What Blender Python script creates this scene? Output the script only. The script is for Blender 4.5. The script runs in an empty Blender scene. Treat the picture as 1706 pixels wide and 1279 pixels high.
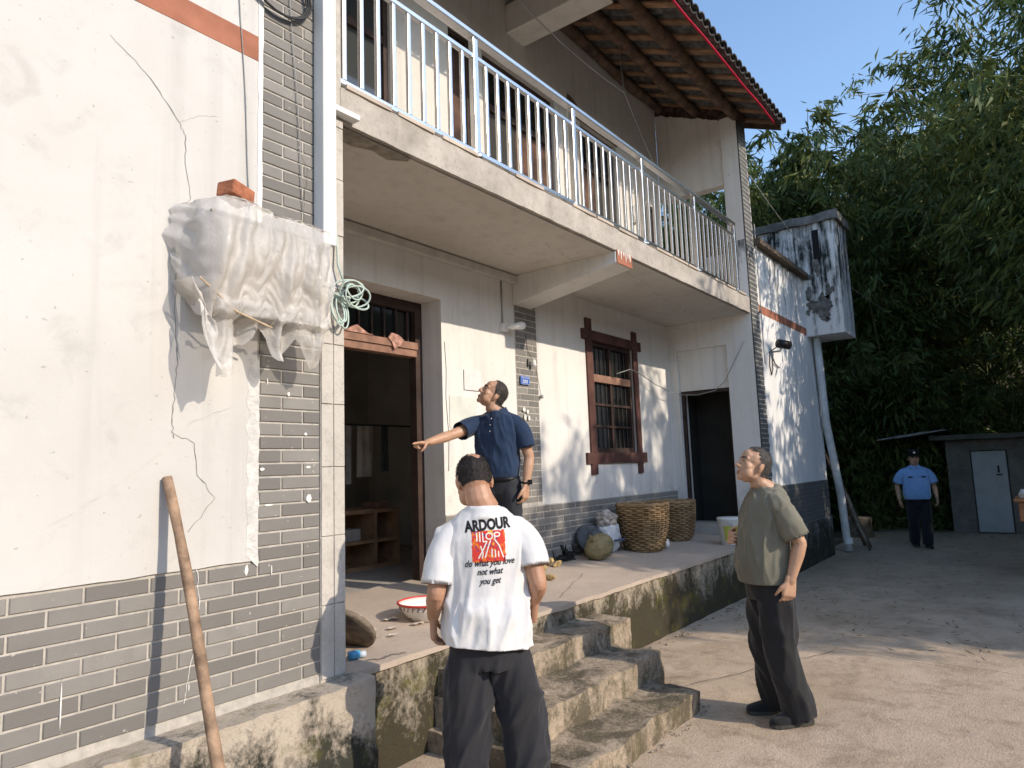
import bpy, bmesh, math, random
import numpy as np
from mathutils import Vector, Matrix, noise, Euler
from mathutils.bvhtree import BVHTree

random.seed(7); np.random.seed(7)
SC = bpy.context.scene
COL = SC.collection
R = math.radians

# ------------------------------------------------------------------ camera
cam_d = bpy.data.cameras.new('camera'); cam = bpy.data.objects.new('camera', cam_d); COL.objects.link(cam)
cam_d.sensor_width = 36; cam_d.lens = 1154.9 / 1706 * 36; cam_d.clip_start = 0.05; cam_d.clip_end = 2000
r_ = Vector((0.60728183, -0.79371233, -0.03506459)); u_ = Vector((-0.07534611, -0.1014722, 0.99198103)); f_ = Vector((0.79090565, 0.59977007, 0.12142536))
cam.matrix_world = Matrix(((r_.x, u_.x, -f_.x, 0), (r_.y, u_.y, -f_.y, 0), (r_.z, u_.z, -f_.z, 1.6), (0, 0, 0, 1)))
SC.camera = cam

# ------------------------------------------------------------------ sky, sun, exposure
SUN_D = Vector((-0.125, 1.0, -0.535)).normalized()          # direction the light travels
W = bpy.data.worlds.new('World'); SC.world = W; W.use_nodes = True
nt = W.node_tree; nt.nodes.clear()
sky = nt.nodes.new('ShaderNodeTexSky'); sky.sky_type = 'NISHITA'; sky.sun_disc = False
sky.sun_elevation = math.asin(-SUN_D.z); sky.sun_rotation = math.atan2(-SUN_D.x, -SUN_D.y) % (2 * math.pi)
sky.air_density = 1.1; sky.dust_density = 0.7; sky.ozone_density = 2.6
bg = nt.nodes.new('ShaderNodeBackground'); bg.inputs['Strength'].default_value = 0.15
wo = nt.nodes.new('ShaderNodeOutputWorld')
nt.links.new(sky.outputs[0], bg.inputs[0]); nt.links.new(bg.outputs[0], wo.inputs[0])
sd = bpy.data.lights.new('sun', 'SUN'); sd.energy = 2.0; sd.angle = R(0.55); sd.color = (1.0, 0.87, 0.715)
sun = bpy.data.objects.new('sun', sd); COL.objects.link(sun); sun.location = (3, -20, 14)
sun.rotation_euler = SUN_D.to_track_quat('-Z', 'Y').to_euler()
vs = SC.view_settings; vs.view_transform = 'Standard'; vs.look = 'None'; vs.exposure = 0.98; vs.gamma = 1.0
try: vs.use_curve_mapping = False
except Exception: pass
SC.cycles.max_bounces = 6; SC.cycles.transparent_max_bounces = 12

# ------------------------------------------------------------------ helpers: objects
WM = {}
def put(name, me, parent=None, mat=None, loc=None, rot=None, scale=None):
    o = bpy.data.objects.new(name, me); COL.objects.link(o)
    if me is not None and mat is not None and len(me.materials) == 0: me.materials.append(mat)
    m = Matrix.LocRotScale(Vector(loc or (0, 0, 0)), Euler(rot or (0, 0, 0)), Vector(scale or (1, 1, 1)))
    if parent is not None:
        o.parent = parent; o.matrix_parent_inverse = WM[parent].inverted()
    o.location = Vector(loc or (0, 0, 0)); o.rotation_euler = rot or (0, 0, 0); o.scale = scale or (1, 1, 1)
    WM[o] = m
    return o
def tag(o, label=None, cat=None, group=None, kind=None):
    if label: o['label'] = label
    if cat: o['category'] = cat
    if group: o['group'] = group
    if kind: o['kind'] = kind
    return o
def thing(name, loc, label, cat, group=None):
    return tag(put(name, None, loc=loc), label, cat, group)

class MB:
    def __init__(s): s.v = []; s.f = []
    def add(s, v, f):
        n = len(s.v); s.v += [tuple(p) for p in v]; s.f += [tuple(i + n for i in q) for q in f]; return s
    def box(s, x0, x1, y0, y1, z0, z1):
        return s.add([(x0,y0,z0),(x1,y0,z0),(x1,y1,z0),(x0,y1,z0),(x0,y0,z1),(x1,y0,z1),(x1,y1,z1),(x0,y1,z1)],
                     [(0,3,2,1),(4,5,6,7),(0,1,5,4),(1,2,6,5),(2,3,7,6),(3,0,4,7)])
    def obox(s, c, ax, ay, az):
        c, ax, ay, az = map(Vector, (c, ax, ay, az))
        V = [c + sx*ax + sy*ay + sz*az for sz in (-1,1) for sx, sy in ((-1,-1),(1,-1),(1,1),(-1,1))]
        return s.add(V, [(0,3,2,1),(4,5,6,7),(0,1,5,4),(1,2,6,5),(2,3,7,6),(3,0,4,7)])
    def prism(s, poly, y0, y1):            # poly of (x,z), extruded along y
        n = len(poly)
        a = sum(poly[i][0]*poly[(i+1)%n][1]-poly[(i+1)%n][0]*poly[i][1] for i in range(n))
        if a < 0: poly = poly[::-1]
        V = [(x,y0,z) for x,z in poly]+[(x,y1,z) for x,z in poly]
        F = [tuple(range(n)), tuple(range(2*n-1,n-1,-1))]+[(i,i+n,(i+1)%n+n,(i+1)%n) for i in range(n)]
        return s.add(V, F)
    def prismx(s, poly, x0, x1):           # poly of (y,z), extruded along x
        n = len(poly)
        a = sum(poly[i][0]*poly[(i+1)%n][1]-poly[(i+1)%n][0]*poly[i][1] for i in range(n))
        if a < 0: poly = poly[::-1]
        V = [(x0,y,z) for y,z in poly]+[(x1,y,z) for y,z in poly]
        F = [tuple(range(n-1,-1,-1)), tuple(range(n,2*n))]+[(i,(i+1)%n,(i+1)%n+n,i+n) for i in range(n)]
        return s.add(V, F)
    def tube(s, pts, rad, n=8, cap=True, flat=1.0, ref=None, closed=False):
        pts = [Vector(p) for p in pts]; m = len(pts)
        if not isinstance(rad, (list, tuple)): rad = [rad]*m
        tans = []
        for i in range(m):
            if closed: t = pts[(i+1)%m]-pts[(i-1)%m]
            else: t = pts[min(i+1,m-1)]-pts[max(i-1,0)]
            tans.append(t.normalized())
        N = Vector(ref) if ref else (Vector((0,0,1)) if abs(tans[0].z) < .9 else Vector((1,0,0)))
        N = (N - tans[0]*N.dot(tans[0])).normalized(); V = []
        for i in range(m):
            N = N - tans[i]*N.dot(tans[i])
            N = N.normalized() if N.length > 1e-6 else tans[i].orthogonal().normalized()
            B = tans[i].cross(N)
            for k in range(n):
                a = 2*math.pi*k/n
                V.append(pts[i] + (N*math.cos(a)*flat + B*math.sin(a))*rad[i])
        F = []
        for i in range(m if closed else m-1):
            j = (i+1)%m
            for k in range(n): F.append((i*n+k, i*n+(k+1)%n, j*n+(k+1)%n, j*n+k))
        if cap and not closed: F += [tuple(range(n-1,-1,-1)), tuple((m-1)*n+k for k in range(n))]
        return s.add(V, F)
    def caps(s, pts, rad, n=12, flat=1.0, ref=None):   # tube with rounded ends
        pts = [Vector(p) for p in pts]; rad = list(rad) if isinstance(rad,(list,tuple)) else [rad]*len(pts)
        d0 = (pts[0]-pts[1]).normalized(); d1 = (pts[-1]-pts[-2]).normalized(); P = []; Q = []
        for a in (78, 45): P.append(pts[0]+d0*rad[0]*math.sin(R(a))); Q.append(rad[0]*math.cos(R(a)))
        P += pts; Q += rad
        for a in (45, 78): P.append(pts[-1]+d1*rad[-1]*math.sin(R(a))); Q.append(rad[-1]*math.cos(R(a)))
        return s.tube(P, Q, n, True, flat, ref)
    def lathe(s, prof, c=(0,0,0), n=24, close=False):
        V = []; m = len(prof)
        for r, z in prof:
            for k in range(n):
                a = 2*math.pi*k/n; V.append((c[0]+r*math.cos(a), c[1]+r*math.sin(a), c[2]+z))
        F = [(i*n+k, i*n+(k+1)%n, (i+1)*n+(k+1)%n, (i+1)*n+k) for i in range(m-1) for k in range(n)]
        if close: F += [tuple(range(n-1,-1,-1)), tuple((m-1)*n+k for k in range(n))]
        return s.add(V, F)
    def ell(s, c, r, n=14, m=9, M=None):
        V = []; 
        for i in range(m+1):
            t = math.pi*i/m; t = min(max(t, .02), math.pi-.02)
            for k in range(n):
                a = 2*math.pi*k/n
                p = Vector((r[0]*math.sin(t)*math.cos(a), r[1]*math.sin(t)*math.sin(a), -r[2]*math.cos(t)))
                if M is not None: p = M @ p
                V.append(Vector(c)+p)
        F = [(i*n+k, i*n+(k+1)%n, (i+1)*n+(k+1)%n, (i+1)*n+k) for i in range(m) for k in range(n)]
        F += [tuple(range(n-1,-1,-1)), tuple(m*n+k for k in range(n))]
        return s.add(V, F)
    def ribbon(s, pts, w, nrm, lift=0.0):  # flat ribbon lying on a surface with normal nrm
        nrm = Vector(nrm); pts = [Vector(p)+nrm*lift for p in pts]; V = []
        if not isinstance(w, (list, tuple)): w = [w]*len(pts)
        for i, p in enumerate(pts):
            t = (pts[min(i+1,len(pts)-1)]-pts[max(i-1,0)]).normalized(); b = nrm.cross(t).normalized()
            V += [p-b*w[i]/2, p+b*w[i]/2]
        return s.add(V, [(2*i, 2*i+2, 2*i+3, 2*i+1) for i in range(len(pts)-1)])
    def xform(s, M): s.v = [tuple(M @ Vector(p)) for p in s.v]; return s
    def mesh(s, name='m', smooth=False):
        me = bpy.data.meshes.new(name); me.from_pydata(s.v, [], s.f)
        if smooth: me.polygons.foreach_set('use_smooth', [True]*len(me.polygons))
        me.update(); return me
    def build(s, name, mat, parent=None, smooth=False, **k):
        return put(name, s.mesh(name, smooth), parent, mat, **k)

def rough(mb, L=.12, amp=.008, fr=6.0, keep=None, smooth=True, seed=0.0):
    """subdivide to edge length L and wobble the surface like worn masonry"""
    bm = bmesh.new(); bm.from_mesh(mb.mesh()); 
    for it in range(7):
        es = [e for e in bm.edges if e.calc_length() > L]
        if not es: break
        bmesh.ops.subdivide_edges(bm, edges=es, cuts=1, use_grid_fill=True)
    bmesh.ops.triangulate(bm, faces=[f for f in bm.faces if len(f.verts) > 4])
    o = Vector((seed, seed*1.7, 3.1))
    for v in bm.verts:
        if keep and keep(v.co): continue
        v.co += noise.noise_vector(v.co*fr+o)*amp + noise.noise_vector(v.co*fr*3.1+o)*amp*.35
    me = bpy.data.meshes.new('rough'); bm.to_mesh(me); bm.free()
    if smooth:
        me.polygons.foreach_set('use_smooth', [True]*len(me.polygons))
        me.set_sharp_from_angle(angle=R(38))
    return me
def bevel(o, w=.006, seg=2):
    m = o.modifiers.new('bevel', 'BEVEL'); m.width = w; m.segments = seg; m.limit_method = 'ANGLE'; m.angle_limit = R(40); return o

# ------------------------------------------------------------------ helpers: materials
def lin(c):
    return tuple(((x/255)/12.92 if x/255 <= .04045 else ((x/255+.055)/1.055)**2.4) for x in c)
class NT:
    def __init__(s, name):
        s.m = bpy.data.materials.new(name); s.m.use_nodes = True; s.t = s.m.node_tree; s.t.nodes.clear()
        s.out = s.n('ShaderNodeOutputMaterial'); s.b = s.n('ShaderNodeBsdfPrincipled'); s.l(s.b.outputs[0], s.out.inputs[0])
        s.b.inputs['Specular IOR Level'].default_value = .25
        s._pos = None
    def n(s, t): return s.t.nodes.new(t)
    def l(s, a, b): s.t.links.new(a, b)
    def pos(s, obj=False):
        if obj: return s.n('ShaderNodeTexCoord').outputs['Object']
        if s._pos is None: s._pos = s.n('ShaderNodeNewGeometry').outputs['Position']
        return s._pos
    def noise(s, scale, detail=4, rough=.55, stretch=None, dist=0.0, obj=False):
        t = s.n('ShaderNodeTexNoise'); t.inputs['Scale'].default_value = scale; t.inputs['Detail'].default_value = detail
        t.inputs['Roughness'].default_value = rough; t.inputs['Distortion'].default_value = dist
        p = s.pos(obj)
        if stretch:
            m = s.n('ShaderNodeMapping'); m.inputs['Scale'].default_value = stretch; s.l(p, m.inputs[0]); p = m.outputs[0]
        s.l(p, t.inputs['Vector']); return t.outputs['Fac']
    def ramp(s, fac, a, b, c0=0.0, c1=1.0):
        m = s.n('ShaderNodeMapRange'); m.inputs[1].default_value = a; m.inputs[2].default_value = b
        m.inputs[3].default_value = c0; m.inputs[4].default_value = c1; s.l(fac, m.inputs[0]); return m.outputs[0]
    def math(s, op, a, b=None):
        m = s.n('ShaderNodeMath'); m.operation = op
        for i, x in enumerate((a, b)):
            if x is None: continue
            if isinstance(x, (int, float)): m.inputs[i].default_value = x
            else: s.l(x, m.inputs[i])
        return m.outputs[0]
    def mix(s, fac, a, b, mode='MIX'):
        m = s.n('ShaderNodeMix'); m.data_type = 'RGBA'; m.blend_type = mode
        for i, x in ((0, fac), (6, a), (7, b)):
            if isinstance(x, (int, float)): m.inputs[i].default_value = x
            elif isinstance(x, (tuple, list)): m.inputs[i].default_value = (*x[:3], 1)
            else: s.l(x, m.inputs[i])
        return m.outputs[2]
    def axis(s, i):
        x = s.n('ShaderNodeSeparateXYZ'); s.l(s.pos(), x.inputs[0]); return x.outputs[i]
    def rand(s):
        return s.n('ShaderNodeObjectInfo').outputs['Random']
    def island(s):
        return s.n('ShaderNodeNewGeometry').outputs['Random Per Island']
    def col(s, c):
        if isinstance(c, (tuple, list)): s.b.inputs['Base Color'].default_value = (*c[:3], 1)
        else: s.l(c, s.b.inputs['Base Color'])
        return s
    def rough(s, v):
        if isinstance(v, (int, float)): s.b.inputs['Roughness'].default_value = v
        else: s.l(v, s.b.inputs['Roughness'])
        return s
    def bump(s, h, st=.3, d=.01):
        b = s.n('ShaderNodeBump'); b.inputs['Strength'].default_value = st; b.inputs['Distance'].default_value = d
        s.l(h, b.inputs['Height']); s.l(b.outputs[0], s.b.inputs['Normal']); return s
    def set(s, **k):
        for a, v in k.items(): s.b.inputs[a.replace('_', ' ')].default_value = v
        return s

def simple(name, c, rough=.6, var=.12, scale=9, metal=0.0, bump=0.0, bscale=60, spec=.25, obj=False, rnd=0.0):
    m = NT(name); c2 = tuple(x*(1-var*2) for x in c); c1 = tuple(min(1, x*(1+var)) for x in c)
    k = m.mix(m.ramp(m.noise(scale, obj=obj), .3, .7), c2, c1)
    if rnd: k = m.mix(m.ramp(m.rand(), 0, 1, 0, rnd), k, (c[0]*.35, c[1]*.35, c[2]*.35))
    m.col(k).rough(rough).set(Metallic=metal, Specular_IOR_Level=spec)
    if bump: m.bump(m.noise(bscale, obj=obj), bump, .01)
    return m.m

def plaster(name, base, dirt, streak=0.0, dirt_amt=.5, grime=0.0):
    m = NT(name)
    big = m.ramp(m.noise(1.1, 5, .6), .35, .75)
    k = m.mix(m.math('MULTIPLY', big, dirt_amt), base, dirt)
    blot = m.ramp(m.noise(4.5, 6, .65, dist=.6), .56, .74, 0, .35*dirt_amt+.08)
    k = m.mix(blot, k, tuple(x*.72 for x in dirt))
    speck = m.ramp(m.noise(38, 2, .5), .71, .76, 0, .55)
    k = m.mix(speck, k, tuple(x*.55 for x in dirt))
    run = m.ramp(m.noise(2.4, 5, .6, stretch=(3.2, 3.2, .12), dist=.3), .50, .78, 0, .42)
    k = m.mix(run, k, tuple(x*.72 for x in dirt))
    if streak:
        s1 = m.noise(3.2, 6, .62, stretch=(2.6, 2.6, .22), dist=.4)
        s2 = m.noise(11, 5, .7, stretch=(1, 1, .5), dist=.5)
        z = m.ramp(m.axis(2), 2.4, 4.6, 0, .34*streak)
        mask = m.ramp(m.math('ADD', m.math('ADD', m.math('MULTIPLY', s1, .75), m.math('MULTIPLY', s2, .32)), z), .74, .88)
        k = m.mix(mask, k, (.035, .04, .038))
    if grime:
        g = m.ramp(m.math('ADD', m.noise(9, 6, .7), m.ramp(m.axis(2), .55, 1.7, .28, -.2)), .5, .85, 0, grime)
        k = m.mix(g, k, (.2, .19, .16))
    m.col(k).rough(.9).set(Specular_IOR_Level=.12)
    m.bump(m.math('ADD', m.math('MULTIPLY', m.noise(7, 4), .8), m.math('MULTIPLY', m.noise(90, 3), .25)), .32, .012)
    return m.m

M = {}
M['plaster'] = plaster('wall_plaster', (.615, .598, .565), (.515, .495, .455), dirt_amt=.8)
M['plaster_in'] = plaster('porch_plaster', (.78, .755, .71), (.63, .60, .55), dirt_amt=.6, grime=.55)
M['plaster_up'] = plaster('upper_plaster', (.74, .70, .645), (.56, .52, .46), dirt_amt=.7)
M['plaster_wing'] = plaster('wing_plaster', (.80, .80, .79), (.68, .68, .66), streak=.75, dirt_amt=.5)
M['plaster_tank'] = plaster('tank_plaster', (.80, .80, .79), (.62, .62, .61), streak=.86, dirt_amt=.7)
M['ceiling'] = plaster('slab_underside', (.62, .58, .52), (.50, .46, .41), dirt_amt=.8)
def concrete(name, base, dark, scale=2.2, moss=0.0, zlo=0, zhi=.6, bump=.6, dk=(.045, .045, .036), amt=1.0, green=.55):
    m = NT(name)
    k = m.mix(m.ramp(m.noise(scale, 7, .66, dist=.3), .3, .72, 0, amt), base, dark)
    k = m.mix(m.ramp(m.noise(26, 4, .7), .52, .8, 0, .5*amt), k, tuple(x*.5 for x in dark))
    k = m.mix(m.ramp(m.noise(61, 3, .6), .66, .74, 0, .35), k, tuple(min(1, x*1.35) for x in base))
    if moss:
        a = m.noise(4.2, 7, .7, stretch=(1, 1, .55), dist=.5); b = m.noise(31, 5, .75)
        z = m.ramp(m.axis(2), zlo, zhi, .2, -.12)
        s = m.math('ADD', m.math('ADD', m.math('MULTIPLY', a, .8), m.math('MULTIPLY', b, .35)), z)
        k = m.mix(m.ramp(s, .56-.12*moss, .70-.10*moss), k, dk)
        g = m.noise(6.5, 5, .6); 
        k = m.mix(m.ramp(m.math('ADD', m.math('MULTIPLY', g, .9), m.math('MULTIPLY', b, .25)), .62, .74, 0, green*moss), k, (.14, .135, .03))
    m.col(k).rough(.93).set(Specular_IOR_Level=.12)
    m.bump(m.math('ADD', m.noise(14, 6, .7), m.math('MULTIPLY', m.noise(75, 4, .7), .5)), bump, .015)
    return m.m
M['conc'] = concrete('slab_concrete', (.50, .46, .41), (.36, .33, .29), bump=.4, amt=.8)
M['conc_edge'] = concrete('fascia_concrete', (.54, .49, .43), (.33, .30, .26), 3.5, bump=.5)
M['conc_floor'] = concrete('porch_floor_concrete', (.52, .43, .345), (.40, .33, .265), 1.6, bump=.25, amt=.75)
M['conc_moss'] = concrete('mossy_concrete', (.50, .43, .34), (.30, .26, .20), 2.4, moss=1.0, zlo=0, zhi=.62, bump=.9, dk=(.062, .054, .036))
M['conc_moss2'] = concrete('plinth_concrete', (.56, .49, .40), (.38, .32, .25), 2.0, moss=.62, zlo=-.05, zhi=.62, bump=.8)
M['step'] = concrete('step_concrete', (.54, .44, .33), (.34, .27, .195), 2.6, moss=.72, zlo=-1.0, zhi=.8, bump=1.0, dk=(.14, .118, .082), green=.28)
M['strip'] = concrete('edge_strip_concrete', (.60, .56, .50), (.44, .41, .36), 5, bump=.35, amt=.9)
M['mortar'] = simple('mortar', (.50, .465, .41), .95, .12, 22, bump=.3)
M['mortar_dk'] = simple('old_mortar', (.20, .19, .17), .95, .2, 22, bump=.3)
def brickm(name, c):
    m = NT(name)
    k = m.mix(m.rand(), tuple(x*.76 for x in c), tuple(x*1.2 for x in c))
    k = m.mix(m.ramp(m.noise(7, 5, .6), .35, .75, 0, .45), k, tuple(x*.7 for x in c))
    k = m.mix(m.ramp(m.noise(46, 2), .72, .76, 0, .7), k, (.6, .57, .5))
    m.col(k).rough(.78).set(Specular_IOR_Level=.2); m.bump(m.noise(40, 4), .25, .006); return m.m
M['brick'] = brickm('grey_brick', (.235, .222, .202))
M['brick_far'] = brickm('dark_grey_brick', (.13, .135, .135))
M['red'] = simple('red_band_paint', (.40, .165, .10), .85, .14, 5, bump=.2)
M['pvc'] = simple('white_pvc', (.78, .77, .74), .4, .04, 6)
M['steel'] = simple('stainless_steel', (.80, .80, .80), .27, .04, 14, metal=1.0)
M['wood'] = simple('brown_window_wood', (.060, .038, .031), .6, .25, 6, bump=.25, bscale=30)
M['wood_sun'] = simple('sunlit_door_wood', (.30, .17, .12), .7, .2, 8, bump=.3, bscale=40)  # sunlit tone of the transom put into a lighter copy of the brown wood
M['log'] = simple('roof_log', (.15, .098, .068), .85, .3, 7, bump=.6, bscale=24)
M['batten'] = simple('roof_batten', (.34, .20, .115), .85, .28, 5, bump=.3, bscale=30, rnd=.45)
M['tile'] = simple('grey_roof_tile', (.115, .11, .105), .9, .35, 11, bump=.5, bscale=45, rnd=.35)
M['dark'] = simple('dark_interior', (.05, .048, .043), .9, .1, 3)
M['room'] = simple('room_wall', (.50, .48, .44), .95, .12, 2)
M['black'] = simple('black_plastic', (.012, .012, .013), .45, .1, 9)
M['wire'] = simple('grey_wire', (.33, .33, .31), .6, .1, 9)
M['wire_dk'] = simple('dark_wire', (.04, .04, .04), .6, .1, 9)
M['cable'] = simple('pale_green_cable', (.50, .60, .53), .45, .08, 9)
M['crack'] = simple('dark_crack', (.20, .18, .16), 1.0, .1, 30)  # even dark tone of the cracks in plaster and floor
M['crack_faint'] = simple('faint_crack', (.58, .545, .50), 1.0, .1, 30)
M['paint_white'] = simple('white_paint_drip', (.80, .77, .72), .8, .05, 20)
def glassm():
    m = NT('window_glass'); m.col((.012, .013, .013)).rough(.06).set(Specular_IOR_Level=.6); return m.m
M['glass'] = glassm()
M['bar'] = simple('rusty_bar', (.07, .062, .055), .7, .2, 12)
# ================================================================== SETTING
YF, YB, ZC, ZS = 2.95, 4.16, 3.57, 3.78        # facade plane, porch back wall, slab underside, slab top
def floor_z(y): return .58 + .06*(y-2.98)

def ground_mat():
    m = NT('ground_earth')
    k = m.mix(m.ramp(m.noise(.8, 6, .65), .3, .7), (.075, .062, .042), (.15, .12, .085))
    k = m.mix(m.ramp(m.noise(14, 5, .7), .5, .75, 0, .6), k, (.04, .042, .022))
    m.col(k).rough(.97); m.bump(m.noise(18, 6, .7), .8, .03); return m.m
def yard_mat():
    m = NT('yard_concrete')
    k = m.mix(m.ramp(m.noise(.9, 7, .66, dist=.5), .3, .7), (.43, .325, .225), (.66, .525, .39))
    k = m.mix(m.ramp(m.noise(3.4, 7, .7, stretch=(1, .8, 1), dist=.3), .5, .72, 0, .8), k, (.27, .195, .13))
    k = m.mix(m.ramp(m.noise(7.7, 6, .7, dist=.4), .56, .72, 0, .6), k, (.66, .55, .43))
    k = m.mix(m.ramp(m.noise(2.1, 8, .75, stretch=(.7, 1.1, 1), dist=.35), .52, .66, 0, .5), k, (.25, .19, .13))
    # darker concrete towards the grove end of the yard
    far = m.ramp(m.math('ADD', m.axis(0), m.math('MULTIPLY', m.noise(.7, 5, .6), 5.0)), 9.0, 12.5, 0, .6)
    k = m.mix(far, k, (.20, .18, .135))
    k = m.mix(m.ramp(m.noise(48, 4, .75), .56, .70, 0, .6), k, (.19, .15, .11))
    k = m.mix(m.ramp(m.noise(95, 2, .7), .62, .70, 0, .6), k, (.72, .62, .50))
    m.col(k).rough(.93).set(Specular_IOR_Level=.15)
    m.bump(m.math('ADD', m.noise(9, 6, .7), m.math('MULTIPLY', m.noise(80, 4, .7), .9)), .7, .014); return m.m

g = MB()
N = 60
def hill_h(x, y):
    d = max(0, x-18.5) + max(0, -4-y)*.7
    return min(9, .0 + .55*max(0, d-.5)**1.05) if d > .5 else 0
# one terrain sheet: flat yard level near the house, wooded slope beyond
xs = sorted(set([-400,-150,-60,-30,-15,-8,-4] + [i*1.5 for i in range(-2, 30)] + [50,60,90,150,400]))
ys = sorted(set([-400,-150,-60,-35] + [i*1.5 for i in range(-18, 20)] + [35,60,150,400]))
V = []
for y in ys:
    for x in xs:
        z = hill_h(x, y)
        if z > 0: z += noise.noise(Vector((x*.3, y*.3, 0)))*.5
        V.append((x, y, z-.012))
nx = len(xs)
g.add(V, [(j*nx+i, j*nx+i+1, (j+1)*nx+i+1, (j+1)*nx+i) for j in range(len(ys)-1) for i in range(nx-1)])
tag(g.build('ground', ground_mat(), smooth=True), kind='structure')
y = MB()
yx = [-8+.4*i for i in range(66)]; yy = [-6+.4*i for i in range(24)]
V = [(a, b, -.002+.010*noise.noise(Vector((a*.8, b*.8, 5)))) for b in yy for a in yx]
nx = len(yx); y.add(V, [(j*nx+i, j*nx+i+1, (j+1)*nx+i+1, (j+1)*nx+i) for j in range(len(yy)-1) for i in range(nx-1)])
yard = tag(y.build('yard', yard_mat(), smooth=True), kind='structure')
def wander(a, b, n=14, amp=.05, seed=0, nrm=(0, 0, 1)):
    a, b = Vector(a), Vector(b); t = b-a; side = Vector(nrm).cross(t).normalized(); out = []
    for i in range(n+1):
        s = i/n; w = noise.noise(Vector((s*4.3+seed, seed*3.3, 0)))*amp + noise.noise(Vector((s*13+seed, 7, 0)))*amp*.4
        out.append(a+t*s+side*w*math.sin(math.pi*min(1, s*1.0+.0)) if 0 < i < n else a+t*s)
    return out
def gcrack(a, b, w, amp, seed, mat, n=26):
    m = MB(); p = [Vector((q.x, q.y, .016)) for q in wander((*a, 0), (*b, 0), n, amp, seed)]
    m.ribbon(p, [w*(.5+.8*abs(noise.noise(Vector((i*.7, seed, 0))))) for i in range(len(p))], (0, 0, 1))
    m.build('crack', mat, yard)
M['yard_crack'] = simple('yard_crack', (.09, .075, .055), 1, .2, 30)
M['yard_pale'] = simple('pale_joint', (.40, .33, .25), .95, .35, 40)
gcrack((6.4, 1.5), (6.1, -1.0), .010, .05, 3, M['yard_crack'])
gcrack((4.9, 2.2), (6.3, 1.55), .012, .05, 5, M['yard_crack'])
m = MB()     # crumbled mortar edge lying along the bottom step
for i in range(110):
    x = random.uniform(3.25, 4.6); yv = 1.99-.12*random.random()**1.5 + .03*(4.5-x)*.4
    s = random.uniform(.003, .012); m.ell((x, yv, .004), (s, s*random.uniform(.6, 1), s*.45), 6, 4)
tag(m.build('crumbs', M['yard_pale'], yard, smooth=True), kind='stuff')

# ================================================================== PORCH AND STEPS
porch = thing('porch', (5, 3.4, 0), 'raised mossy concrete porch with three broken front steps along the white house', 'porch')
m = MB(); x0, x1, y0, y1 = 2.30, 9.60, 2.98, 4.495
m.add([(x0,y0,-.05),(x1,y0,-.05),(x1,y1,-.05),(x0,y1,-.05),(x0,y0,floor_z(y0)-.03),(x1,y0,floor_z(y0)-.03),(x1,y1,floor_z(y1)-.03),(x0,y1,floor_z(y1)-.03)],
      [(0,3,2,1),(4,5,6,7),(0,1,5,4),(1,2,6,5),(2,3,7,6),(3,0,4,7)])
put('porch_wall', rough(m, .09, .014, 5), porch, M['conc_moss'])
m = MB()
m.add([(x0,y0-.025,floor_z(y0)-.032),(x1,y0-.025,floor_z(y0)-.032),(x1,y1,floor_z(y1)-.034),(x0,y1,floor_z(y1)-.034),(x0,y0-.025,floor_z(y0)),(x1,y0-.025,floor_z(y0)),(x1,y1,floor_z(y1)),(x0,y1,floor_z(y1))],
      [(0,3,2,1),(4,5,6,7),(0,1,5,4),(1,2,6,5),(2,3,7,6),(3,0,4,7)])
put('porch_floor', rough(m, .11, .007, 7), porch, M['conc_floor'])
for (xa, xb, ya, zt, sd_) in ((3.12, 4.90, 2.66, .435, 1), (3.08, 4.66, 2.29, .29, 4), (3.02, 4.50, 1.95, .125, 8)):
    m = MB().box(xa, xb, ya, 2.99, -.04, zt)
    put('step', rough(m, .055, .026, 5, seed=sd_), porch, M['step'])
m = MB()
for i in range(90):
    x = random.uniform(3.2, 9.2); s = random.uniform(.006, .02)
    m.ell((x, 2.93-.12*random.random(), .008), (s, s*.7, s*.5), 6, 4)
tag(m.build('rubble', M['yard_pale'], porch, smooth=True), kind='stuff')
pc = MB()
for a, b, sdd, w in (((2.62, 3.05), (2.86, 2.99), 2, .012), ((2.5, 3.2), (3.0, 3.35), 6, .005), ((4.6, 3.1), (5.6, 3.5), 12, .004), ((3.3, 3.5), (4.4, 3.3), 15, .004)):
    pc.ribbon([Vector((q.x, q.y, floor_z(q.y)+.010)) for q in wander((*a, 0), (*b, 0), 16, .06, sdd)], w, (0, 0, 1))
pc.build('floor_crack', M['crack'], porch)
fc = MB()
for a, b, sdd in (((2.98, .52), (3.12, .20), 4), ((2.72, .56), (2.78, .3), 7), ((3.2, .55), (3.1, .42), 3)):
    fc.ribbon([Vector((q.x, 2.958, q.z)) for q in wander((a[0], 2.95, a[1]), (b[0], 2.95, b[1]), 12, .03, sdd, (0, -1, 0))], .012, (0, -1, 0))

# ================================================================== HOUSE
house = thing('house', (5, 5.5, 0), 'two storey white plastered farmhouse with grey brick trim, balcony and tiled roof', 'house')
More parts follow.
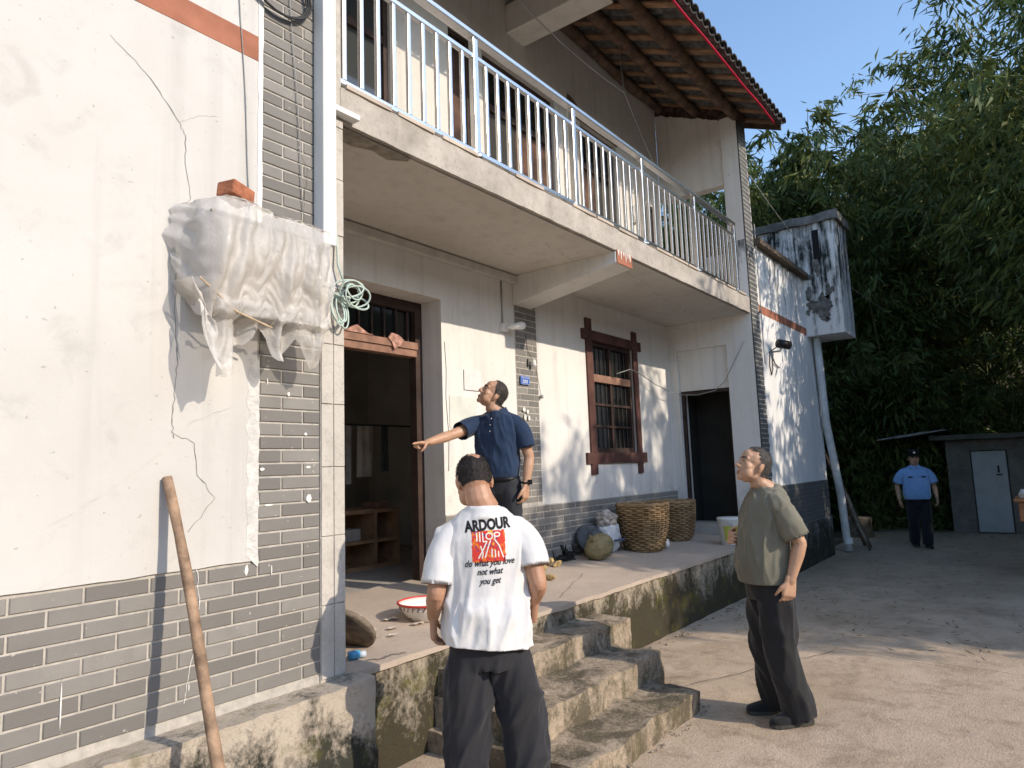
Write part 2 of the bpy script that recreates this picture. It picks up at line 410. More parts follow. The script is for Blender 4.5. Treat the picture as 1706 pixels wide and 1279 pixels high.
# --- bricks -----------------------------------------------------------------
def brick_mesh():
    m = MB(); c = .035; d = .0
    m.add([(-.5,.5,-.5),(.5,.5,-.5),(.5,.5,.5),(-.5,.5,.5),(-.5,-.25,-.5),(.5,-.25,-.5),(.5,-.25,.5),(-.5,-.25,.5),
           (-.485,-.5,-.44),(.485,-.5,-.44),(.485,-.5,.44),(-.485,-.5,.44)],
          [(0,1,5,4),(1,2,6,5),(2,3,7,6),(3,0,4,7),(4,5,9,8),(5,6,10,9),(6,7,11,10),(7,4,8,11),(8,9,10,11),(0,3,2,1)])
    return m.mesh('brick')
BR = brick_mesh(); BR.materials.append(M['brick'])
BRF = brick_mesh(); BRF.materials.append(M['brick_far'])
BRICKS = []       # (parent, centre, size, prio, mesh)
def brick_field(parent, y0, xa, xb, za, zb, prio, px=.245, pz=.065, j=.009, dep=.016, top=None, mesh=None, off=0.0, skip=None):
    n = 0; z = zb
    while z-pz > za-1e-6:
        sh = (0 if n % 2 else px/2) + off; x = xa - px*2 + sh % px
        while x < xb:
            l, r = max(x, xa), min(x+px-j, xb)
            if r-l > .03 and not (skip and skip((l+r)/2, z-pz/2)):
                c = ((l+r)/2, y0-.0025+dep/2+random.uniform(-.0012, .0012), z-pz/2)
                BRICKS.append((parent, c, (r-l, dep, pz-j), prio((l+r)/2, z-pz/2), mesh or BR))
            x += px
        z -= pz; n += 1
def flush_bricks(limit=296):
    BRICKS.sort(key=lambda b: b[3]); rest = {}
    for i, (par, c, s, p, me) in enumerate(BRICKS):
        if i < limit and p < 50: put('brick', me, par, loc=c, scale=s)
        else: rest.setdefault((par, me), []).append((c, s))
    for (par, me), L in rest.items():
        m = MB(); bv = [v.co.copy() for v in me.vertices]; bf = [tuple(p.vertices) for p in me.polygons]
        for c, s in L: m.add([(c[0]+v.x*s[0], c[1]+v.y*s[1], c[2]+v.z*s[2]) for v in bv], bf)
        tag(m.build('bricks', me.materials[0], par), kind='stuff')

# --- left wing ----------------------------------------------------------------
m = MB().box(-1.2, 2.39, YF+.004, 3.22, .55, 7.0)
lw = m.build('wing_wall', M['mortar'], house)
MB().box(2.15, 2.388, 3.223, 4.16, .55, 7.0).build('wing_side_wall', M['plaster_in'], house)
def ragged(x, z0, z1, amp, seed, n=60):
    return [(x + amp*noise.noise(Vector((i*.37, seed, 0))) + amp*.5*noise.noise(Vector((i*1.3, seed, 2))), z0+(z1-z0)*i/n) for i in range(n+1)]
edge = ragged(1.873, 1.222, 6.98, .012, 2.0, 110)
bot = [(-1.2+.1*i, 1.222+.006*noise.noise(Vector((i*.7, 3, 1)))) for i in range(31)]
pl = MB().prism([(-1.2, 6.98)] + bot + edge, YF-.008, YF+.0045)
plaster_l = put('wall_plaster', pl.mesh('wall_plaster'), lw, M['plaster'])
e1 = ragged(1.825, 1.25, 2.16, .016, 9, 40); e2 = ragged(1.885, 1.19, 2.16, .007, 5, 40)
MB().prism(e1+e2[::-1], YF-.0095, YF-.004).build('plaster_patch', simple('rough_skim', (.66, .64, .60), .95, .12, 16, bump=.9, bscale=50), lw)
e1 = ragged(1.862, 2.8, 4.6, .006, 19, 40); e2 = ragged(1.888, 2.8, 4.6, .006, 15, 40)
MB().prism(e1+e2[::-1], YF-.012, YF-.004).build('plaster_edge', M['paint_white'], lw)
MB().box(-1.2, 1.862, YF-.0105, YF-.004, 3.68, 3.81).build('red_band', M['red'], lw)
brick_field(lw, YF, -1.2, 2.235, .62, 1.212, lambda x, z: 0 if x > .72 else 60, off=.032)
brick_field(lw, YF, 1.888, 2.235, 1.212+.0, 1.212+.065*84, lambda x, z: 1 if (z < 4.1 and not (2.25 < z < 2.78)) else 60, off=.007)
# loose white flecks and drips on the brickwork
for (x, z, w, h) in ((1.905, 1.64, .03, .02), (2.165, 1.645, .03, .02), (2.17, 1.49, .035, .05), (1.94, 1.47, .06, .012), (2.05, 2.005, .02, .03), (2.15, 1.81, .02, .02), (1.93, 2.06, .006, .05), (1.96, 1.17, .006, .07), (1.09, .80, .006, .17), (1.57, .74, .006, .04), (1.83, 1.185, .02, .06)):
    w *= .65; h *= .75 if h > .1 else .6; fl = MB(); n = 7; fl.prism([(x+w*(.5+.3*random.random())*math.cos(a*6.283/n), z+h*(.5+.3*random.random())*math.sin(a*6.283/n)) for a in range(n)], YF-.0062, YF-.001)
    fl.build('paint_fleck', M['paint_white'], lw)
def wall_crack(parent, pts, y, w, mat, seed=0, name='crack', n=7):
    m = MB(); out = []
    for i in range(len(pts)-1):
        a, b = pts[i], pts[i+1]; seg = wander((a[0], y, a[1]), (b[0], y, b[1]), n, .012, seed+i*1.7, (0, -1, 0)); out += seg[:-1]
    out.append(Vector((pts[-1][0], y, pts[-1][1])))
    m.ribbon(out, [w*(.45+1.1*abs(noise.noise(Vector((i*.53, seed, 3))))) for i in range(len(out))], (0, -1, 0))
    return m.build(name, mat, parent)
yk = YF-.0105
wall_crack(plaster_l, [(1.17, 3.47), (1.34, 3.35), (1.47, 3.20), (1.50, 3.15), (1.50, 3.02), (1.53, 2.86), (1.46, 2.79), (1.44, 2.75), (1.47, 2.55), (1.475, 2.25), (1.49, 2.10), (1.48, 2.02), (1.47, 1.85), (1.48, 1.78)], yk, .0034, M['crack'], 1)
wall_crack(plaster_l, [(1.48, 1.80), (1.57, 1.76), (1.585, 1.62), (1.67, 1.52), (1.55, 1.38)], yk, .003, M['crack'], 4)
wall_crack(plaster_l, [(1.02, 1.45), (1.2, 1.55), (1.43, 1.72), (1.55, 1.85), (1.75, 1.93)], yk, .003, M['crack_faint'], 7)
wall_crack(plaster_l, [(1.47, 3.20), (1.56, 3.27), (1.65, 3.30)], yk, .0025, M['crack_faint'], 9)
wall_crack(lw, [(1.56, 1.36), (1.60, 1.2), (1.61, 1.08), (1.60, .95), (1.57, .80), (1.55, .68)], YF-.0055, .004, M['paint_white'], 12)
wall_crack(lw, [(2.10, 3.3), (2.16, 3.22), (2.14, 3.0)], YF-.0055, .003, M['crack'], 13)
# corner strip of concrete panels
cs = MB().box(2.238, 2.389, YF-.006, YF+.0135, .585, ZC).build('corner_strip', M['mortar'], lw)
z = .60; k = 0
while z < ZC-.02:
    h = random.uniform(.30, .36)
    for xa, xb in ((2.241, 2.316), (2.320, 2.388)):
        o = put('strip_panel', MB().box(xa, xb, YF-.016+random.uniform(0, .003), YF-.004, z, min(z+h-.004, ZC-.005)).mesh(), cs, M['strip']); bevel(o, .003)
    z += h
# drip-stained footing ledge the wing stands on
pln = MB().box(-1.2, 2.44, 2.78, 3.3, -.05, .585)
put('wing_plinth', rough(pln, .07, .02, 5, keep=lambda c: c.y > 2.93), house, M['conc_moss2'])
MB().box(2.20, 2.285, 2.862, 2.948, 2.80, 7.0).build('downpipe', M['pvc'], house); bevel(bpy.data.objects['downpipe'], .006)
o = MB().box(2.29, 2.47, 2.885, 2.944, 3.585, 3.615).build('gutter_elbow', M['pvc'], house)

# --- balcony slab, beams -------------------------------------------------------
m = MB().box(2.39, 9.26, YF, 4.42, ZC, ZS)
slab = put('balcony_slab', rough(m, .1, .006, 6, seed=3), house, M['conc_edge'])
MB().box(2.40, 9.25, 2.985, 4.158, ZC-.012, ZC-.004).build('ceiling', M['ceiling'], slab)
pts = [(2.41, 2.975), (2.95, 2.975), (2.97, 3.02), (2.86, 3.10), (2.72, 3.07), (2.6, 3.12), (2.41, 3.10)]
MB().add([(x, yv, ZC-.0145) for x, yv in pts], [tuple(range(len(pts)))]).build('broken_patch', simple('bare_concrete', (.30, .265, .22), .95, .2, 14, bump=.5), slab)
M['floor_tile'] = simple('floor_tile_edge', (.62, .52, .42), .5, .15, 4, rnd=.4)
for i in range(17):
    x = 2.42+.4*i
    if i in (3, 5, 9, 13): continue
    MB().box(x, x+.385+random.uniform(-.1, 0), YF-.012, YF+.2, ZS+.001, ZS+.026).build('edge_tile', M['floor_tile'], slab)
MB().box(2.4, 9.25, YF+.21, 4.158, ZS+.001, ZS+.02).build('balcony_floor', M['conc'], slab)
cc = MB()
for a, b, s in (((4.9, 3.3), (6.2, 3.5), 3), ((6.2, 3.2), (8.6, 3.55), 8), ((8.6, 3.55), (9.2, 3.2), 5)):
    cc.ribbon([Vector((q.x, q.y, ZC-.0135)) for q in wander((*a, 0), (*b, 0), 20, .08, s)], .03, (0, 0, -1))
cc.build('ceiling_patch', simple('pale_patching', (.60, .57, .52), .95, .2, 20), slab)
# tapered cantilever beam below the balcony with a red painted end
bm_ = MB().prismx([(YF+.004, ZC-.008), (4.159, ZC-.008), (4.159, 3.26), (YF+.004, 3.452)], 5.545, 5.85)
bevel(bm_.build('porch_beam', M['plaster_in'], house), .008)
MB().box(5.552, 5.845, YF-.008, YF+.0025, 3.452, 3.575).build('beam_end', M['red'], house)
sm = MB()
for x, w, h in ((5.58, .03, .05), (5.63, .02, .08), (5.68, .025, .04), (5.76, .02, .05), (5.80, .03, .07), (5.72, .015, .09)):
    sm.prism([(x-w/2, 3.574), (x+w/2, 3.574), (x+w*.25, 3.574-h), (x-w*.1, 3.574-h*.9)], YF-.0105, YF-.0075)
sm.build('paint_smear', M['paint_white'], house)
MB().box(2.42, 5.543, 4.085, 4.157, 3.478, 3.545).build('cable_trunking', simple('trunking', (.60, .57, .52), .6, .08, 8), house)
# --- porch back wall -------------------------------------------------------------
bw = MB()
DX0, DX1, DZ = 3.05, 4.47, 3.13
WX0, WX1, WZ0, WZ1 = 7.05, 8.11, 1.75, 3.10
for b in ((2.39, DX0, .55, ZC), (DX0, DX1, DZ, ZC), (DX1, WX0, .55, ZC), (WX0, WX1, .55, WZ0), (WX0, WX1, WZ1, ZC), (WX1, 9.25, .55, ZC)):
    bw.box(b[0], b[1], YB, 4.49, b[2], b[3])
back = put('back_wall', bw.mesh('back_wall'), house, M['plaster_in'])
MB().box(DX1+.001, 9.249, YB-.006, YB+.003, .56, 1.222).build('wainscot_bed', M['mortar'], back)
MB().box(5.556, 5.932, YB-.0062, YB+.003, 1.224, 3.33).build('pier_bed', M['mortar'], back)
brick_field(back, YB-.0065, DX1+.004, 9.245, .60, 1.217, lambda x, z: 2+(x-4)*.1 if x > 5.3 else 60, dep=.014)
brick_field(back, YB-.0070, 5.562, 5.928, 1.217, 3.33, lambda x, z: 1.5, dep=.014, off=.06)
wc = [(4.75, 3.35), (4.70, 3.2), (4.62, 3.05), (4.63, 2.85)]
wall_crack(back, wc, YB-.002, .004, M['crack_faint'], 21)
wall_crack(back, [(5.25, 3.45), (5.0, 3.2), (4.85, 2.9), (4.9, 2.75)], YB-.002, .003, M['crack_faint'], 22)
# --- front door with transom, standing open -------------------------------------
def fdoor():
    d = MB().box(DX0, DX0+.08, 4.40, 4.485, .6, DZ-.002).box(DX1-.085, DX1-.002, 4.40, 4.485, .6, DZ-.002).box(DX0+.08, DX1-.085, 4.401, 4.484, DZ-.09, DZ-.003)
    door = d.build('front_door', M['wood'], house)
    MB().box(DX0+.08, DX1-.085, 4.385, 4.48, 2.625, 2.685).box(DX0+.08, DX1-.085, 4.37, 4.478, 2.688, 2.75).build('transom_bar', M['wood_sun'], door)
    for i in range(9):
        x = DX0+.15+i*.14
        MB().tube([(x, 4.43, 2.75), (x, 4.43, DZ-.09)], .009, 8).build('transom_bar_rod', M['wood'], door)
    t = MB().box(DX0+.08, DX1-.085, 4.45, 4.454, 2.75, DZ-.09).build('transom_pane', M['glass'], door)
    lf = MB().box(DX0-.02, DX0+.03, 4.49, 5.12, .65, 2.62).build('door_leaf', M['wood'], door)
    MB().tube([(DX0+.03, 5.02, 1.42), (DX0+.07, 5.02, 1.42), (DX0+.07, 5.02, 1.56), (DX0+.03, 5.02, 1.56)], .008, 8).build('handle', M['black'], lf)
    tp_ = simple('torn_red_paper', (.50, .28, .22), .9, .3, 20)
    MB().prism([(3.55, 2.752), (3.68, 2.82), (3.80, 2.76), (3.86, 2.753)], 4.36, 4.43).build('torn_paper', tp_, door)
    ch = MB().prism([(4.02, 2.752), (4.06, 2.80), (4.14, 2.79), (4.2, 2.753), (4.16, 2.70), (4.09, 2.66), (4.06, 2.72)], 4.355, 4.368)
    ch.build('torn_paper', tp_, door)
fdoor()
# room behind the front door
rm = MB().box(2.40, 6.6, 7.6, 7.7, .5, 3.5).box(6.6, 6.7, 4.50, 7.7, .5, 3.5).box(2.2, 2.40, 4.50, 7.7, .5, 3.5)
rm.build('room_wall', M['room'], house); MB().box(2.41, 6.6, 4.495, 7.59, .5, .64).build('room_floor', M['conc'], house); MB().box(2.41, 6.6, 4.50, 7.59, 3.4, 3.5).build('room_ceiling', M['room'], house)
# --- window -------------------------------------------------------------------------
w = MB().box(WX0, WX0+.06, 4.19, 4.27, WZ0, WZ1).box(WX1-.06, WX1, 4.19, 4.27, WZ0, WZ1).box(WX0+.06, WX1-.06, 4.19, 4.27, WZ1-.06, WZ1).box(WX0+.06, WX1-.06, 4.19, 4.27, WZ0, WZ0+.06)
win = w.build('window', M['wood'], house)
MB().box(WX0+.06, WX1-.06, 4.175, 4.268, 2.60, 2.69).build('transom', M['wood_sun'], win)
xm = (WX0+WX1)/2
MB().box(xm-.025, xm+.025, 4.2, 4.262, WZ0+.06, 2.60).build('mullion', M['wood'], win)
MB().box(xm-.025, xm+.025, 4.2, 4.262, 2.69, WZ1-.06).build('mullion', M['wood'], win)
for zz in (2.07, 2.335):
    MB().box(WX0+.06, xm-.025, 4.205, 4.26, zz-.014, zz+.014).build('glazing_bar', M['wood'], win)
    MB().box(xm+.025, WX1-.06, 4.205, 4.26, zz-.014, zz+.014).build('glazing_bar', M['wood'], win)
for xa, xb in ((WX0+.06, xm-.025), (xm+.025, WX1-.06)):
    for za, zb in ((WZ0+.06, 2.056), (2.084, 2.321), (2.349, 2.60), (2.69, WZ1-.06)):
        MB().box(xa, xb, 4.235, 4.239, za, zb).build('pane', M['glass'], win)
    for i in range(4):
        x = xa+(xb-xa)*(i+.6)/4.2
        MB().tube([(x, 4.225, WZ0+.06), (x, 4.225, WZ1-.06)], .006, 6).build('window_bar', simple('rusty_bar', (.17, .15, .13), .7, .2, 12) if 'bar' not in M else M['bar'], win)
MB().box(WX0, WX1, 4.30, 4.31, WZ0, WZ1).build('curtain', M['dark'], win)
tr = MB()
for i, b in enumerate(((6.84, 8.32, 3.085, 3.205), (6.83, 8.33, 1.625, 1.752))):
    tr.box(b[0], b[1], YB-.026, YB-.001, b[2], b[3])
for b in ((6.93, 7.062, 1.50, 3.345), (8.095, 8.215, 1.49, 3.33)):
    tr.box(b[0], b[1], YB-.0235, YB-.0005, b[2], b[3])
put('window_surround', tr.mesh('window_surround'), win, simple('maroon_surround', (.115, .055, .045), .8, .22, 5, bump=.3))
# --- return wall at the right end, with its dark doorway --------------------------------
XR = 9.25; RT = .30
rw = MB()
for y0_, y1_, z0_, z1_ in ((YF+.002, 3.315, .55, ZC), (4.045, YB-.001, .55, ZC), (3.315, 4.045, 3.185, ZC)):
    rw.box(XR, XR+RT, y0_, y1_, z0_, z1_)
rw.box(XR+.05, XR+RT, 3.316, 4.044, 2.605, 3.184)
ret = put('return_wall', rw.mesh('return_wall'), house, M['plaster_in'])
MB().box(XR-.02, XR+.4, 3.30, 4.05, .6, .77).build('threshold', M['conc'], house)
dr = MB().box(XR+.08, XR+.14, 3.317, 3.36, .772, 2.604).box(XR+.08, XR+.14, 4.0, 4.043, .772, 2.604).box(XR+.08, XR+.14, 3.36, 4.0, 2.56, 2.604)
d2 = dr.build('side_door', M['wood'], house)
MB().box(XR+.75, XR+.80, 2.98, 4.155, .6, 3.3).build('door_leaf', M['dark'], d2)  # dark sheet closing off the open doorway, its gloom put into the colour
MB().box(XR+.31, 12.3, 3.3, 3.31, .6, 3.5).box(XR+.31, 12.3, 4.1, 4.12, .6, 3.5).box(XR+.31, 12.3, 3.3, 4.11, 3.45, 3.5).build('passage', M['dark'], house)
# --- right wing --------------------------------------------------------------------------
rwg = MB().box(XR+.001, 12.58, YF, 3.2, -.05, 4.60).box(12.33, 12.58, 3.2, 8.0, -.05, 4.60).box(XR+.31, 12.33, 3.2, 8.0, 4.3, 4.55)
rwing = put('right_wing_wall', rwg.mesh('right_wing_wall'), house, M['plaster_wing'])
MB().box(9.62, 12.585, YF-.006, YF-.0005, -.04, 1.238).build('wing_wainscot', M['mortar_dk'], rwing)
MB().box(9.64, 12.589, YF-.022, YF-.003, -.04, .63).build('wing_footing', concrete('wing_footing_concrete', (.34, .34, .33), (.16, .16, .155), 2.5, moss=.8, zlo=-.2, zhi=.9), rwing)
brick_field(rwing, YF-.006, 9.625, 12.58, .64, 1.23, lambda x, z: 60, dep=.012, mesh=BRF)
MB().box(9.61, 12.06, YF-.0035, YF-.0005, 3.63, 3.75).build('wing_red_band', M['red'], rwing)
rf = MB().box(9.60, 12.09, YF-.10, 8.1, 4.605, 4.68)
put('wing_roof_slab', rough(rf, .12, .01, 6), rwing, concrete('wing_roof_edge', (.20, .15, .11), (.09, .07, .055), 4))
MB().box(9.27, 9.605, YF-.0055, YF-.0003, .1, 6.46).build('pillar_bed', M['mortar'], rwing)
MB().box(9.2535, 9.275, YF-.012, YF-.0001, .1, 6.44).build('pillar_edge', simple('dark_pillar_edge', (.07, .066, .06), .9, .3, 9), rwing)
brick_field(rwing, YF-.006, 9.277, 9.60, .66, 6.44, lambda x, z: 60, dep=.014, mesh=BRF, px=.20)
up = MB().box(XR+.002, 9.60, YF+.001, 3.18, ZS, 6.40)
bevel(put('upper_pillar', up.mesh('upper_pillar'), house, M['plaster_in']), .008)
MB().prismx([(3.181, 5.45), (YB-.002, 5.45), (YB-.002, 6.83), (3.181, 6.42)], XR+.03, XR+.2).build('upper_end_wall', M['plaster_up'], house)
# --- upper storey wall ---------------------------------------------------------------------
ops = [(3.0, 3.93, ZS, 5.92), (4.66, 5.03, ZS, 5.92), (5.17, 6.50, ZS, 5.88), (7.06, 7.98, ZS, 5.85), (8.80, 9.12, 4.2, 5.3)]
ub = MB(); x = 2.39
for a, b, c, d in ops:
    ub.box(x, a, YB+.001, 4.40, ZS, 6.98); ub.box(a, b, YB+.001, 4.40, d, 6.98)
    if c > ZS: ub.box(a, b, YB+.001, 4.40, ZS, c)
    x = b
ub.box(x, XR+.03, YB+.001, 4.40, ZS, 6.98)
upw = put('upper_wall', ub.mesh('upper_wall'), house, M['plaster_up'])
M['glass_up'] = (lambda m: (m.col((.05, .055, .055)).rough(.05).set(Specular_IOR_Level=.9), m.m)[1])(NT('upper_glass'))
M['brown_door'] = simple('brown_door', (.115, .06, .04), .55, .35, 5, bump=.3, bscale=26)
for i, (a, b, c, d) in enumerate(ops):
    wd = MB().box(a, a+.05, 4.22, 4.29, c+.02, d).box(b-.05, b, 4.22, 4.29, c+.02, d).box(a+.05, b-.05, 4.22, 4.29, d-.05, d)
    if b-a > .6: wd.box(a+.05, b-.05, 4.225, 4.285, 5.32, 5.39)
    ud = wd.build('upper_door' if c == ZS else 'upper_window', M['wood'], upw)
    if i in (0, 4):
        MB().box(a+.05, b-.05, 4.25, 4.256, c+.02, d-.05).build('pane', M['glass_up'], ud)
        if i == 0: MB().box((a+b)/2-.03, (a+b)/2+.02, 4.23, 4.28, c+.02, d-.05).build('mullion', simple('yellow_frame', (.62, .52, .28), .6, .1, 9), ud)
    else:
        nl = 2 if b-a > .6 else 1; wdt = (b-a-.1)/nl
        for k in range(nl):
            MB().box(a+.05+k*wdt+.004, a+.05+(k+1)*wdt-.004, 4.26+.004*k, 4.28+.004*k, c+.02, 5.32 if b-a > .6 else d-.05).build('door_leaf', M['brown_door'] if (i+k) % 2 else M['dark'], ud)
        if b-a > .6: MB().box(a+.05, b-.05, 4.25, 4.255, 5.39, d-.05).build('pane', M['glass'], ud)
ed = [(6.78, 6.05)] + [(6.8+.1*i, 6.0+.12*noise.noise(Vector((i*.8, 2, 0)))+.10*(1 if i < 2 else 0)) for i in range(13)] + [(8.03, 5.85), (6.78, 5.85)]
MB().prism(ed, YB-.004, YB+.0005).build('stained_patch', simple('brown_stain', (.20, .15, .10), .95, .3, 14), upw)
bevel(MB().box(5.60, 5.92, 3.02, 4.160, 6.27, 6.60).build('roof_beam', M['plaster_up'], house), .01)
# solid rest of the building (sides and rear)
MB().box(2.39, 9.24, 7.75, 8.0, .0, 6.98).box(-1.2, -1.0, 3.23, 8.0, .0, 6.98).box(-1.0, 2.39, 7.75, 8.0, 0, 6.98).box(9.28, 9.45, 4.41, 8.0, 4.69, 6.98).build('rear_wall', M['plaster_up'], house)
MB().box(2.4, 9.2, 4.41, 7.74, 6.85, 6.95).box(2.4, 9.2, 5.2, 5.25, ZS, 6.84).build('loft_floor', M['dark'], house)
flush_bricks()
# --- railing -----------------------------------------------------------------------------------
RY = 3.0
rl = MB().box(2.30, 8.965, RY-.035, RY+.035, 4.715, 4.755)
rail = put('railing', rl.mesh('railing'), house, M['steel']); bevel(rail, .006)
posts = [2.315, 3.63, 4.955, 6.265, 7.62, 8.95]
for i, x in enumerate(posts):
    bevel(MB().box(x-.026, x+.026, RY-.026, RY+.026, ZS+.0, 4.714).build('post', M['steel'], rail), .005)
    MB().lathe([(.045, 0), (.045, .012), (.03, .03)], (x, RY, ZS+.027), 12).build('post_foot', M['steel'], rail)
    if i < 5:
        xa, xb = x+.027, posts[i+1]-.027
        bevel(MB().box(xa, xb, RY-.017, RY+.017, 4.555, 4.59).build('upper_bar', M['steel'], rail), .004)
        bevel(MB().box(xa, xb, RY-.017, RY+.017, 3.825, 3.86).build('lower_bar', M['steel'], rail), .004)
        for k in range(9):
            bx = x+(posts[i+1]-x)*(k+1)/10
            bevel(MB().box(bx-.014, bx+.014, RY-.014, RY+.014, 3.860, 4.555).build('baluster', M['steel'], rail), .003)
# --- roof ----------------------------------------------------------------------------------------
def rz(yv): return 6.30+.43*(yv-2.53)
roof = MB().add([(1.9, 4.45, rz(4.45)+.05), (9.85, 4.45, rz(4.45)+.05), (9.85, 7.2, rz(7.2)+.05), (1.9, 7.2, rz(7.2)+.05), (9.85, 10, rz(7.2)-1.1), (1.9, 10, rz(7.2)-1.1)], [(0,1,2,3), (3,2,4,5)])
roof = put('roof', roof.mesh('roof'), house, M['tile'])
sl = math.atan(.43)
for yv, rr in ((2.95, .075), (3.52, .07), (4.07, .065)):
    pts = [(1.95+.5*i, yv+.012*math.sin(i*1.3+yv), rz(yv)-.105+.01*math.sin(i*.9)) for i in range(16)]
    MB().tube(pts, [rr*(1+.1*math.sin(i*2.1)) for i in range(16)], 12).build('purlin', M['log'], roof, smooth=True)
x = 2.05; bt = MB().box(-.055, .055, -1.02, 1.02, -.011, .011).mesh('batten'); bt.materials.append(M['batten'])
while x < 9.8:
    put('batten', bt, roof, loc=(x+random.uniform(-.02, .02), 3.47, rz(3.47)-.018+random.uniform(-.004, .004)), rot=(sl, 0, random.uniform(-.01, .01)), scale=(random.uniform(.85, 1.15), 1, 1)); x += .36
def tile_mesh(up, wv):
    m = MB(); n = 6; L = .20; V = []
    for yv in (0, L):
        for th in (0, .012):
            for i in range(n+1):
                a = math.pi*(.12+.76*i/n); rr = .088
                zz = (math.sin(a)-.4)*rr*.75*(1 if up else -1)
                V.append((-math.cos(a)*rr*wv, yv, zz+th))
    k = n+1; F = []
    for i in range(n):
        F += [(i, i+1, 2*k+i+1, 2*k+i), (k+i, 3*k+i, 3*k+i+1, k+i+1), (i, k+i, k+i+1, i+1), (2*k+i, 2*k+i+1, 3*k+i+1, 3*k+i)]
    return m.add(V, F)
pit = .165; cov, pan = tile_mesh(True, 1.0), tile_mesh(False, 1.05)
covm, panm = cov.mesh('tile', True), pan.mesh('tile', True)
for me in (covm, panm): me.materials.append(M['tile']); me.set_sharp_from_angle(angle=R(40))
rest = MB(); nc = int(7.95/pit); cnt = 0
for c in range(nc):
    x = 1.95+pit*c
    for k in range(13):
        yv = 2.44+k*.155; tilt = sl-.05
        for j, (mb_, me_, dx, dz) in enumerate(((pan, panm, 0, .045), (cov, covm, pit/2, .075))):
            loc = Vector((x+dx+random.uniform(-.006, .006), yv, rz(yv)+dz-.004+random.uniform(-.003, .003))); rt = Euler((tilt+random.uniform(-.02, .02), 0, random.uniform(-.03, .03)))
            if k == 0 and x > 4.6: put('tile', me_, roof, loc=loc, rot=rt)
            else:
                Mx = Matrix.LocRotScale(loc, rt, None); rest.add([Mx @ Vector(p) for p in mb_.v], mb_.f)
tag(rest.build('tiles', M['tile'], roof), kind='stuff')
MB().tube([(3.0+.25*i, 2.505+.004*math.sin(i), rz(2.5)-.055-.012*abs(math.sin(i*.8))) for i in range(27)], .014, 8).build('red_rope_light', simple('red_rope', (.50, .02, .05), .35, .1, 8), roof, smooth=True)
MB().prismx([(2.50, rz(2.50)+.07), (4.6, rz(4.6)+.07), (4.6, rz(4.6)-.12), (2.50, rz(2.5)-.06)], 9.80, 9.83).build('verge_board', M['log'], roof)
put('rubble_infill', rough(MB().prismx([(2.96, 6.31), (4.15, 6.80), (4.15, 6.955), (2.96, 6.44)], 9.26, 9.47), .06, .03, 9), roof, simple('dark_rubble', (.085, .055, .042), .95, .4, 14, bump=.8))
# --- tank house on the wing roof -------------------------------------------------------------------
tk = MB().box(12.1, 12.93, 2.37, 4.3, 3.62, 5.52)
tank = put('bathroom_bay', rough(tk, .14, .006, 4), house, M['plaster_tank'])
tt = MB().box(12.05, 12.98, 2.32, 4.35, 5.523, 5.66)
put('bay_roof', rough(tt, .09, .025, 5), tank, concrete('bay_roof_concrete', (.30, .29, .27), (.06, .06, .055), 3))
MB().box(12.09, 12.105, 2.64, 2.74, 4.90, 5.40).build('slot_window', M['black'], tank)
mm = MB()
for cy, cz, ry_, rz2 in ((2.68, 4.10, .17, .17), (2.55, 4.34, .07, .09), (2.86, 4.35, .05, .12), (2.62, 3.86, .06, .035), (2.90, 4.02, .04, .05), (2.72, 4.78, .05, .13), (2.84, 4.62, .10, .05)):
    pa = []
    for t in range(40):
        a = t*math.pi/20; s = 1+.75*noise.noise(Vector((math.cos(a)*1.6+cy*9, math.sin(a)*1.6, cz)))+.45*noise.noise(Vector((math.cos(a)*5+cy*9, math.sin(a)*5, cz))); pa.append((12.0925, cy+ry_*s*math.cos(a), cz+rz2*s*math.sin(a)))
    mm.add(pa, [tuple(range(39, -1, -1))])
tag(mm.build('bare_patch', simple('bare_render', (.17, .165, .155), .95, .35, 12, bump=.5), tank), kind='stuff')
# waste pipe at the corner of the wing
MB().tube([(12.32, 2.86, 3.62), (12.45, 2.86, 2.2), (12.75, 2.80, 1.0), (12.99, 2.82, .25), (13.0, 2.80, .02)], .062, 14).build('waste_pipe', simple('old_pvc', (.62, .62, .61), .5, .1, 7), house, smooth=True)
MB().lathe([(.072, 0), (.072, .1)], (13.0, 2.80, .14), 14).build('pipe_collar', M['pvc'], house, smooth=True)
# ================================================================== SMALL THINGS ON AND AROUND THE HOUSE
def pl(x, yv): return (x, yv, floor_z(yv))
